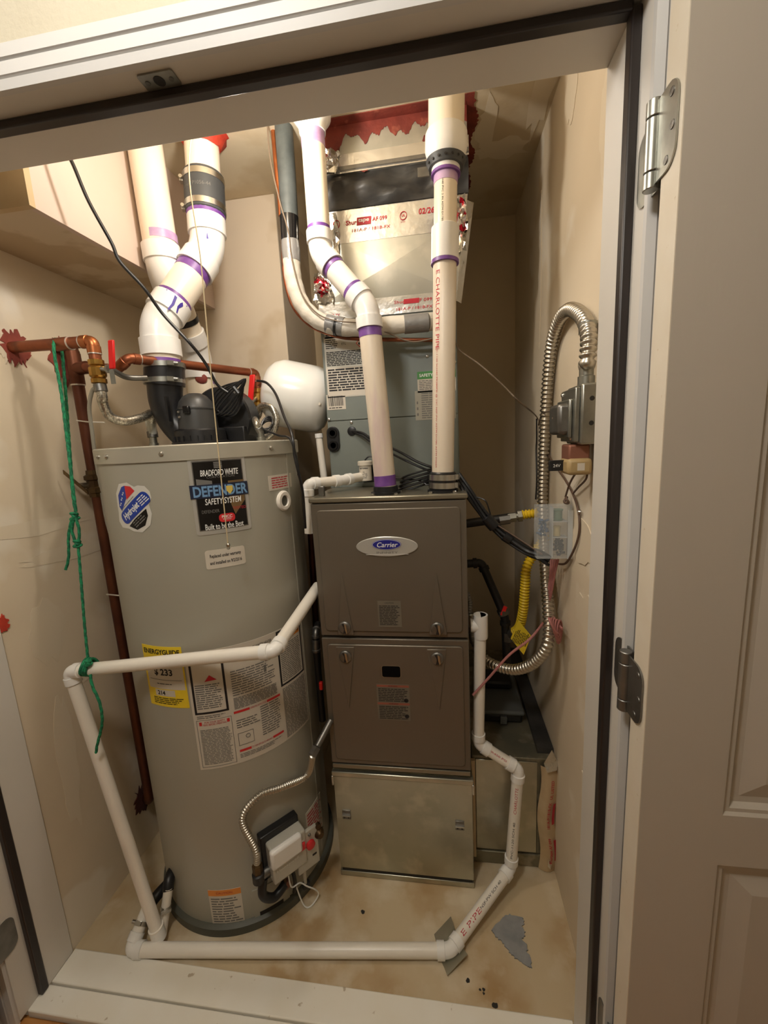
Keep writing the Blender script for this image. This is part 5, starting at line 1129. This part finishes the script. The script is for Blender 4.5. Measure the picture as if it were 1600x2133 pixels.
for k in range(3):
    c_ = at(556, 885, 1.27); mb = MB().tube([c_+V((.018*math.cos(t), .02*math.sin(t), (.026-.006*k)*math.sin(t))) for t in [2*math.pi*i/20 for i in range(20)]], .0036, 8, closed=True); obj('cable_loop', mb, 'black_plastic', c2)
# ------------------------------------------------------------------ return air duct at the right
rd = thing('return_air_duct', 'dull galvanized return air duct low against the right wall', 'duct', (.2, 1.5, 0))
RX0, RX1, RY0, RZ = FX1+.007, XR-.003, 1.245, .418
obj('duct_body', MB().box(RX0, RX1, RY0, 1.95, .002, RZ), 'galv_dull', rd, bevel=.002)
obj('front_sheet', MB().box(RX0+.012, RX1-.055, RY0-.004, RY0, .055, RZ-.012), 'galv', rd, bevel=.002)
obj('lower_flange', MB().box(RX0, RX1-.035, RY0-.008, RY0, .004, .050), 'galv_dull', rd, bevel=.002)
obj('side_channel', MB().box(RX0-.004, RX0+.010, RY0-.016, RY0, .03, RZ-.01), 'foil_worn', rd, bevel=.002)
p0_, p1_ = at(1140, 1800, 1.232), at(1140, 1575, 1.232)
fT = lambda s, t, l=0: V((p0_.x-.028+.056*s + .006*math.sin(9*t), 1.236-l-.012*math.sin(math.pi*s), .002+.40*t))
tp_ = obj('foil_tape_strip', MB().grid(fT, 0, 1, 0, 1, 0, 6, 20), 'foil_worn', rd)
fm = lambda s, t, l=0: fT(.5 + t/-.056*1.0, s/.40, .004+l)
for k, (a, wd, s_) in enumerate(((.09, .10, 'Shurtape AF 099'), (.225, .10, '181A-P/181B-FX'), (.325, .07, 'UL LISTED'))):
    text(tp_, s_, off(fm, a, -.004), .012, 'ink_red', .002, width=wd, bold=.02)
for a, b in ((.05, .13), (.19, .27)): obj('print_bar', MB().grid(off(fm, 0, -.019), a, b, -.005, .004, .002, 8, 2), 'ink_red', tp_, smooth=0)
obj('foil_fold', MB().add([at(1133, 1590, 1.225), at(1150, 1562, 1.235), at(1163, 1590, 1.225), at(1160, 1605, 1.215), at(1140, 1610, 1.21)], [(0, 1, 2), (0, 2, 3, 4)]), 'foil', rd, smooth=0)
obj('gap_strip', MB().box(RX1-.050, RX1+.001, 1.27, 1.94, RZ, RZ+.02), 'black_fabric', rd)  # black strip along the gap between duct top and wall
obj('tape_end', MB().add([at(1143, 1790, 1.22), at(1150, 1800, 1.22), at(1147, 1812, 1.215), at(1141, 1805, 1.22)], [(0, 1, 2, 3)]), 'foil', rd, smooth=0)
# condensate pump on the duct
pm = thing('condensate_pump', 'black boxy condensate pump sitting on the return duct', 'pump', (.195, 1.53, RZ))
obj('tank', MB().box(.118, .262, 1.412, 1.650, RZ+.0005, RZ+.036), 'black_plastic', pm, bevel=.010); obj('cover', MB().box(.112, .268, 1.404, 1.656, RZ+.034, RZ+.052), 'pump_grey', pm, bevel=.008)
obj('outlet_tab', MB().box(.180, .204, 1.396, 1.412, RZ+.006, RZ+.034), 'pump_grey', pm, bevel=.002); obj('motor_cover', MB().box(.135, .245, 1.54, 1.64, RZ+.051, RZ+.085), 'black_plastic', pm, bevel=.01)

# ------------------------------------------------------------------ switch boxes on the right wall
eb = thing('electrical_box', 'galvanized switch box with transformer mounted on the right wall', 'electrical box', ax(1235, 870, XR))
zb0, zb1 = 1.440, 1.565
EY = .985
bxm = obj('box', MB().box(XR-.050, XR-.001, EY-.055, EY+.050, zb0, zb1), 'zinc', eb, bevel=.004)
for z in (.35, .75): obj('knockout', MB().lathe((XR-.03, EY-.0545, zb0+(zb1-zb0)*z), (0, -1, 0), [(0, .005), (.0008, .005)], 12), 'furnace_dark', bxm)
obj('cover_plate', MB().box(XR-.060, XR-.050, EY-.045, EY+.060, zb0+.006, zb1-.006), 'zinc', eb, bevel=.002)
c_ = obj('transformer_cover', MB().box(XR-.088, XR-.060, EY-.022, EY+.058, zb0+.022, zb1-.036), 'steel_dull', eb, bevel=.008)
obj('cover_lip', MB().box(XR-.068, XR-.060, EY-.030, EY+.066, zb0+.014, zb1-.028), 'zinc', c_, bevel=.003)
obj('screw', MB().lathe((XR-.060, EY+.05, zb1-.014), (-1, 0, 0), [(0, .005), (.003, .004)], 10), 'steel', eb); obj('screw', MB().lathe((XR-.060, EY-.02, zb0+.014), (-1, 0, 0), [(0, .005), (.003, .004)], 10), 'steel', eb)
obj('conduit_connector', MB().lathe((XR-.028, EY-.008, zb1), (0, 0, 1), [(0, .017), (.018, .017), (.020, .0145), (.045, .0145)], 20), 'zinc', eb)
lt_ = obj('lower_cover', MB().box(XR-.066, XR-.022, EY-.03, EY+.03, zb0-.038, zb0), 'rust_cap', eb, bevel=.004)
obj('transformer_coil', MB().box(XR-.070, XR-.018, EY-.038, EY+.030, zb0-.066, zb0-.030), 'amber', eb, bevel=.008)
tb = obj('terminal_tab', MB().box(XR-.100, XR-.066, EY-.004, EY+.004, zb0-.058, zb0-.034), 'black_plastic', eb, bevel=.001)
text(tb, '24V', flat((XR-.084, EY-.0043, zb0-.046), (1, 0, 0), (0, 0, 1)), .010, 'ink_white', .0003)
obj('side_label', MB().box(XR-.050, XR-.035, EY-.0385, EY-.0375, zb0-.056, zb0-.040), 'paper', eb)
# flexible conduit
fcn = thing('flexible_conduit', 'ribbed steel flexible conduit looping from the switch box down the wall', 'conduit', ax(1135, 900, .32))
Xc = XR-.0215
pts = [V((XR-.028, EY-.008, zb1+.04)), ax(1224, 750, Xc-.010), ax(1226, 695, Xc-.004), ax(1212, 658, Xc), ax(1186, 645, Xc), ax(1165, 668, Xc), ax(1150, 715, Xc), ax(1142, 780, Xc), ax(1136, 870, Xc), ax(1132, 960, Xc), ax(1130, 1040, Xc), ax(1132, 1120, Xc), ax(1137, 1200, Xc-.01), ax(1142, 1270, Xc-.02), ax(1143, 1325, Xc-.03)]
pts += [at(1133, 1358, 1.16), at(1105, 1385, 1.20), at(1068, 1395, 1.25), at(1030, 1385, 1.30), at(1008, 1370, 1.34), at(985, 1330, 1.36)]
cp = catmull(pts, 34)
# even arc-length resampling for the ribs
out = [cp[0]]; acc = 0; step = .0022
for i in range(1, len(cp)):
    a, b = cp[i-1], cp[i]; seg = (b-a).length
    while acc + seg >= step:
        t = (step-acc)/seg; a = a.lerp(b, t); out.append(a); seg = (b-a).length; acc = 0
    acc += seg
obj('ribbed_tube', MB().tube(out, [.0150+.0026*math.sin(2*math.pi*i/6) for i in range(len(out))], 14), 'conduit_steel', fcn, smooth=80)
q = ax(1225, 683, Xc); obj('strap', MB().tube([q-V((0, 0, .012)), q+V((0, 0, .012))], .0185, 18), 'zinc', fcn)
# clear organizer box on the wall
og = thing('clear_parts_box', 'clear plastic organizer box of small parts fixed to the right wall', 'box', ax(1155, 1110, .3))
ox0, ox1, oy0, oy1, oz0, oz1 = .243, .331, 1.128, 1.166, 1.132, 1.276
xm = .284
for nm, b in (('front_wall', (ox0, ox1, oy0, oy0+.0015, oz0, oz1)), ('back_wall', (ox0, ox1, oy1-.0015, oy1, oz0, oz1)), ('end_wall', (ox0, ox0+.0015, oy0, oy1, oz0, oz1)), ('end_wall', (ox1-.0015, ox1, oy0, oy1, oz0, oz1)), ('top_wall', (ox0, ox1, oy0, oy1, oz1-.0015, oz1)), ('bottom_wall', (ox0, ox1, oy0, oy1, oz0, oz0+.0015))):
    obj(nm, MB().box(*b), 'clear_plastic', og)
obj('hinge_edge', MB().box(ox1-.010, ox1+.002, oy0-.003, oy0-.001, oz0, oz1-.012), 'clear_edge', og)
for z in (.40, .70): obj('divider', MB().box(xm, ox1-.010, oy0+.003, oy1-.004, oz0+(oz1-oz0)*z-.0012, oz0+(oz1-oz0)*z+.0012), 'clear_edge', og)
obj('divider', MB().box(xm-.001, xm+.001, oy0+.003, oy1-.004, oz0+.003, oz1-.004), 'clear_edge', og)
rn = random.Random(3)
for (nm, lb, x0, x1, z0, z1, m, n_) in (('dark_fasteners', 'loose dark fasteners filling the lower compartments of the clear box', xm+.004, ox1-.012, oz0+.005, oz0+.05, 'dark_parts', 26), ('blue_connectors', 'blue wire connectors lying in the left half of the clear box', ox0+.006, xm-.006, oz0+.055, oz0+.105, 'blue_parts', 20)):
    mb = MB()
    for k in range(n_):
        c_ = V((rn.uniform(x0+.003, x1-.003), rn.uniform(oy0+.010, oy1-.010), rn.uniform(z0+.003, z1))); d = V((rn.uniform(-1, 1), rn.uniform(-.4, .4), rn.uniform(-1, 1))).normalized()
        mb.tube([c_-d*.005, c_+d*.006], [.0035, .0028], 8)
    o = tag(obj(nm, mb, m), lb, 'fasteners'); o['kind'] = 'stuff'
zs_ = oz0+(oz1-oz0)*.70+.0016
tag(obj('green_spool', MB().lathe((xm+.016, oy0+.018, zs_), (0, 0, 1), [(0, .010), (.001, .013), (.004, .013), (.005, .011), (.026, .011), (.027, .013), (.030, .013), (.031, .010)], 18), 'green_parts'), 'pale green spool in the top compartment of the clear box', 'spool')
zs_ = oz0+(oz1-oz0)*.40+.0016
tag(obj('cream_spool', MB().lathe((xm+.014, oy0+.018, zs_), (0, 0, 1), [(0, .008), (.001, .010), (.003, .010), (.004, .009), (.023, .009), (.024, .010), (.027, .010), (.028, .008)], 18), 'cream_parts'), 'cream spool in the middle compartment of the clear box', 'spool')

# ------------------------------------------------------------------ gas piping at the right
gp = thing('upper_gas_pipe', 'black iron gas pipe leaving the furnace side with steel unions', 'gas pipe', at(1000, 1090, 1.40))
a_, b_ = V((FX1-.004, 1.44, at(968, 1092, 1.44).z)), at(1060, 1078, 1.44); d = (b_-a_).normalized()
obj('pipe', MB().tube([a_, b_], .0150, 18), 'iron_black', gp)
q = at(1040, 1083, 1.44); obj('coupling', MB().tube([q, q+d*.035], .0190, 8), 'steel_dull', gp, smooth=20); q = at(1058, 1079, 1.44); obj('union_nut', MB().tube([q, q+d*.026], .0175, 6), 'zinc', gp, smooth=20); q = at(1078, 1075, 1.44); obj('flare_nut', MB().tube([q, q+d*.014], .0215, 6), 'zinc', gp, smooth=20); 
obj('connector', MB().tube([at(1066, 1077, 1.44), at(1082, 1074, 1.44)], .0125, 14), 'zinc', gp)
cy = thing('yellow_gas_connector', 'yellow ribbed flexible gas connector with yellow warning tag', 'gas line', at(1090, 1200, 1.42))
ribbed([at(1082, 1074, 1.44), at(1100, 1071, 1.44), at(1128, 1070, 1.43), at(1145, 1085, 1.42), at(1140, 1115, 1.40), at(1120, 1142, 1.38), at(1098, 1180, 1.36), at(1094, 1220, 1.36), at(1090, 1270, 1.37), at(1082, 1305, 1.40), at(1068, 1318, 1.43)], .0145, .0024, .0105, 'csst_yellow', cy)
tq = [at(1080, 1292, 1.33), at(1107, 1325, 1.33), at(1091, 1364, 1.33), at(1064, 1330, 1.33)]
tg = obj('warning_tag', MB().add([*tq, *[p+V((0, .0015, 0)) for p in tq]], [(0, 1, 2, 3), (4, 7, 6, 5), (0, 4, 5, 1), (1, 5, 6, 2), (2, 6, 7, 3), (3, 7, 4, 0)]), 'label_yellow', cy)
u = (tq[1]-tq[0]); v = (tq[0]-tq[3]); ft_ = flat((tq[0]+tq[2])/2+V((0, -.0006, 0)), v, u.cross(v).cross(v)*-1 if 0 else -u); mb = MB(); L1, L2 = v.length*.40, u.length*.36
ft_ = flat((tq[0]+tq[2])/2+V((0, -.0004, 0)), v, v.cross(V((0, -1, 0)))*-1); words(mb, ft_, -L1*.9, L1*.9, -L2, L2, 10, .0004); obj('print', mb, 'ink_black', tg, smooth=0)
gd = thing('lower_gas_pipe', 'black iron gas pipe dropping from an elbow to a red-handled shutoff valve', 'gas pipe', at(1020, 1200, 1.44))
g0, g1, g2, g3 = V((FX1-.004, 1.47, at(968, 1175, 1.47).z)), at(1003, 1172, 1.47), at(1052, 1285, 1.44), at(1057, 1392, 1.44)
run(gd, [g0, g1, g2, g3], .0145, 'iron_black', 'iron_black', a=.016, hub=1.3, hl=.014)
d = (g2-g1).normalized(); q = g1+(g2-g1)*.84; obj('red_handle', MB().obox(q+V((.006, -.018, -.002)), V((.4, 0, 1)), V((1, 0, -.4)), (0, -1, 0), .035, .012, .006), 'handle_red', gd)
q = g2+V((0, 0, .005)); obj('union', MB().tube([q-d*.022, q-d*.004], .0210, 8), 'zinc', gd, smooth=20); q = at(1058, 1325, 1.44); obj('union', MB().tube([q+V((0, 0, .016)), q-V((0, 0, .016))], .0205, 8), 'steel_dull', gd, smooth=20); obj('branch', MB().cyl(q, at(1070, 1316, 1.42), .015), 'steel_dull', gd)
q = at(1057, 1388, 1.44); obj('pipe_cap', MB().tube([q+V((0, 0, .006)), q-V((0, 0, .016))], .0185, 16), 'zinc', gd)
fl_ = thing('furnace_side_fittings', 'grey ribbed conduit stub and elbow on the right side of the furnace', 'conduit', at(978, 1260, 1.35))
ribbed([at(972, 1235, 1.30), at(978, 1255, 1.29), at(978, 1285, 1.28), at(984, 1330, 1.30), at(992, 1345, 1.32)], .0095, .0014, .0075, 'steel_dull', fl_); q = at(980, 1285, 1.28); obj('connector', MB().lathe(q-V((0, 0, .03)), (0, 0, 1), [(0, .014), (.04, .014), (.044, .011)], 14), 'zinc', fl_)

# ------------------------------------------------------------------ wires on the right
def cable(name, label, pts, r, m, cat='cable', k=8):
    t = thing(name, label, cat, pts[0]); obj('cable', MB().tube(catmull(pts, k), r, 8), m, t); return t
bb = thing('black_cable_bundle', 'bundle of black cables running from the furnace top to the parts box', 'cable bundle', at(1050, 1090, 1.2))
trunk = [at(951, 992, 1.235), at(975, 1025, 1.22), at(1000, 1060, 1.215), at(1018, 1085, 1.21), at(1050, 1115, 1.20), at(1095, 1145, 1.18), at(1120, 1155, 1.16), at(1143, 1168, 1.15)]
for i, (dx, dz, r) in enumerate(((0, 0, .0065), (.006, .008, .005), (-.004, -.008, .005), (.004, -.014, .004))):
    obj('strand', MB().tube(catmull([p+V((dx+.002*math.sin(j*2+i), .004*math.sin(j+i*2), dz)) for j, p in enumerate(trunk)], 8), r, 8), 'black_plastic', bb)
obj('tape_wrap', MB().tube([at(1012, 1078, 1.205), at(1030, 1098, 1.205)], .017, 12), 'black_plastic', bb); obj('tape_wrap', MB().tube([at(1050, 1115, 1.197), at(1064, 1124, 1.195)], .016, 12), 'black_plastic', bb)
obj('thin_wire', MB().tube(catmull([at(985, 1034, 1.22), at(1010, 1042, 1.20), at(1020, 1065, 1.20), at(1024, 1085, 1.20)], 6), .002, 6), 'black_plastic', bb)
obj('thin_wire', MB().tube(catmull([at(965, 1010, 1.225), at(985, 1050, 1.21), at(1005, 1075, 1.21)], 6), .002, 6), 'black_plastic', bb); obj('thin_wire', MB().tube(catmull([at(1030, 1090, 1.2), at(1080, 1122, 1.18), at(1130, 1155, 1.15)], 6), .0022, 6), 'brown_wire', bb)
cg = thing('coil_sensor_cables', 'two black cables from the coil grommet down to the furnace top', 'cable', at(733, 898, 1.41))
obj('cable', MB().tube(catmull([at(733, 898, 1.418), at(755, 902, 1.40), at(780, 918, 1.38), at(830, 940, 1.34), at(870, 962, 1.32), at(905, 975, 1.30), at(945, 990, 1.25)], 8), .0042, 10), 'black_plastic', cg); obj('cable', MB().tube(catmull([at(733, 899, 1.418), at(755, 908, 1.40), at(780, 925, 1.38), at(830, 952, 1.34), at(880, 975, 1.32), at(905, 984, 1.29)], 8), .0036, 10), 'black_plastic', cg)
ch = thing('cable_hank', 'small hank of black cable lying on the furnace top', 'cable', at(860, 1000, 1.3))
for k in range(4):
    c_ = V((at(862, 1002, 1.28).x, 1.275+.006*k, 1.325+.004*k)); obj('loop', MB().tube([c_+V((.050*math.cos(t)+.004*k, .016*math.sin(t), .014*math.cos(t+.5)+.008*k)) for t in [2*math.pi*i/22 for i in range(22)]], .0032, 8, closed=True), 'black_plastic', ch)
obj('lead', MB().tube(catmull([at(905, 1002, 1.27), at(890, 1010, 1.26), at(870, 1000, 1.275), at(800, 994, 1.33), at(780, 985, 1.36)], 6), .0026, 8), 'black_plastic', ch)
cable('wall_sensor_wire', 'thin dark wire clipped to the wall left of the conduit', [ax(1118, 872, .326), ax(1118, 915, .330), ax(1117, 940, .331), ax(1118, 1000, .331), ax(1116, 1040, .331)], .0026, 'black_plastic')
cable('box_lead_wire', 'short lead from the conduit to the transformer cover on the wall', [ax(1122, 885, .322), ax(1130, 862, .310), ax(1150, 857, .285), V((XR-.087, EY+.02, zb0+.060))], .0028, 'thermo_wire')
tw2 = thing('thermostat_wires', 'brown thermostat wires hanging from the transformer with a small knot', 'wire', ax(1185, 1000, .33))
obj('wire', MB().tube(catmull([V((XR-.02, EY-.02, zb0-.064)), ax(1228, 972, .325), ax(1205, 980, .322), ax(1188, 1005, .322), ax(1178, 1035, .322)], 8), .0026, 8), 'brown_wire', tw2); obj('wire', MB().tube(catmull([ax(1130, 920, .329), ax(1150, 960, .329), ax(1175, 995, .330), ax(1194, 1030, .330), ax(1205, 1065, .330), ax(1207, 1105, .330), ax(1198, 1140, .328), ax(1180, 1172, .325), ax(1165, 1175, .322)], 8), .0030, 8), 'brown_wire', tw2)
obj('wire', MB().tube(catmull([ax(1222, 965, .325), ax(1222, 995, .326), ax(1205, 1015, .326), ax(1194, 1028, .328)], 8), .0024, 8), 'brown_wire', tw2)
for k in range(2): c_ = ax(1180, 1042, .320); obj('knot', MB().tube([c_+V((.003*math.sin(t*2), .012*math.cos(t)*(1-.2*k), .008*math.sin(t))) for t in [2*math.pi*i/16 for i in range(16)]], .0034, 8, closed=True), 'brown_wire', tw2)
obj('clip', MB().lathe(ax(1210, 1066, .331), (-1, 0, 0), [(0, .005), (.006, .004), (.008, .002)], 10), 'steel', tw2)
pk = thing('pink_wire_bundle', 'bundled pink thermostat wires hanging below the clear parts box', 'wire', ax(1160, 1300, .31))
for k in range(4): obj('wire', MB().tube(catmull([ax(1148+5*k, 1165, .312), ax(1146+3*k, 1200, .306), ax(1142+2*k, 1240, .302), ax(1140+k, 1262, .300), ax(1144+4*k, 1290, .306), ax(1150+7*k, 1310, .312)], 6), .0030, 8), 'pink_wire', pk)
for k in range(5): c_ = ax(1165, 1316-3*k, .312-.002*k); obj('loop', MB().tube([c_+V((.013*math.cos(t+.3*k)-.004*k, .022*math.cos(t)*(1-.1*k), .034*math.sin(t)*(1-.08*k)-.3*.013*math.cos(t))) for t in [2*math.pi*i/22 for i in range(22)]], .0030, 8, closed=True), 'pink_wire', pk)
obj('tie', MB().tube([ax(1141, 1252, .300), ax(1142, 1262, .300)], .013, 12), 'black_plastic', pk)
cable('pink_thermostat_cable', 'single pink cable sloping from the wall bundle down to the furnace side', [ax(1142, 1268, .300), ax(1136, 1290, .295), at(1105, 1330, 1.18), at(1060, 1365, 1.19), at(1020, 1410, 1.19), at(985, 1448, 1.18)], .0040, 'pink_wire')
# things in the slot between heater and furnace
sl = thing('narrow_gap_pipe', 'dark copper pipe in the gap between water heater and furnace', 'water pipe', (-.425, 1.50, 0)); obj('pipe', MB().tube([at(647, 1100, 1.42), at(668, 1480, 1.42)], .012, 14), 'copper_dark', sl)
ge = thing('gap_gas_valve', 'grey gas elbow and red valve tip in the gap left of the furnace', 'gas pipe', at(660, 1320, 1.20)); run(ge, [at(662, 1300, 1.32), at(658, 1316, 1.26), at(658, 1345, 1.25), at(672, 1500, 1.25)], .0115, 'iron_black', 'steel_dull', a=.012, hub=1.25, hl=.008); q = at(669, 1428, 1.19); obj('red_handle', MB().obox(q, (1, 0, 0), (0, 0, 1), (0, -1, 0), .012, .028, .012), 'handle_red', ge, bevel=.003)

for o in bpy.data.objects:
    if o.type == 'MESH' and o.parent and o.name.split('.')[0] in ('print', 'fine_print', 'bars'): o['kind'] = 'stuff'
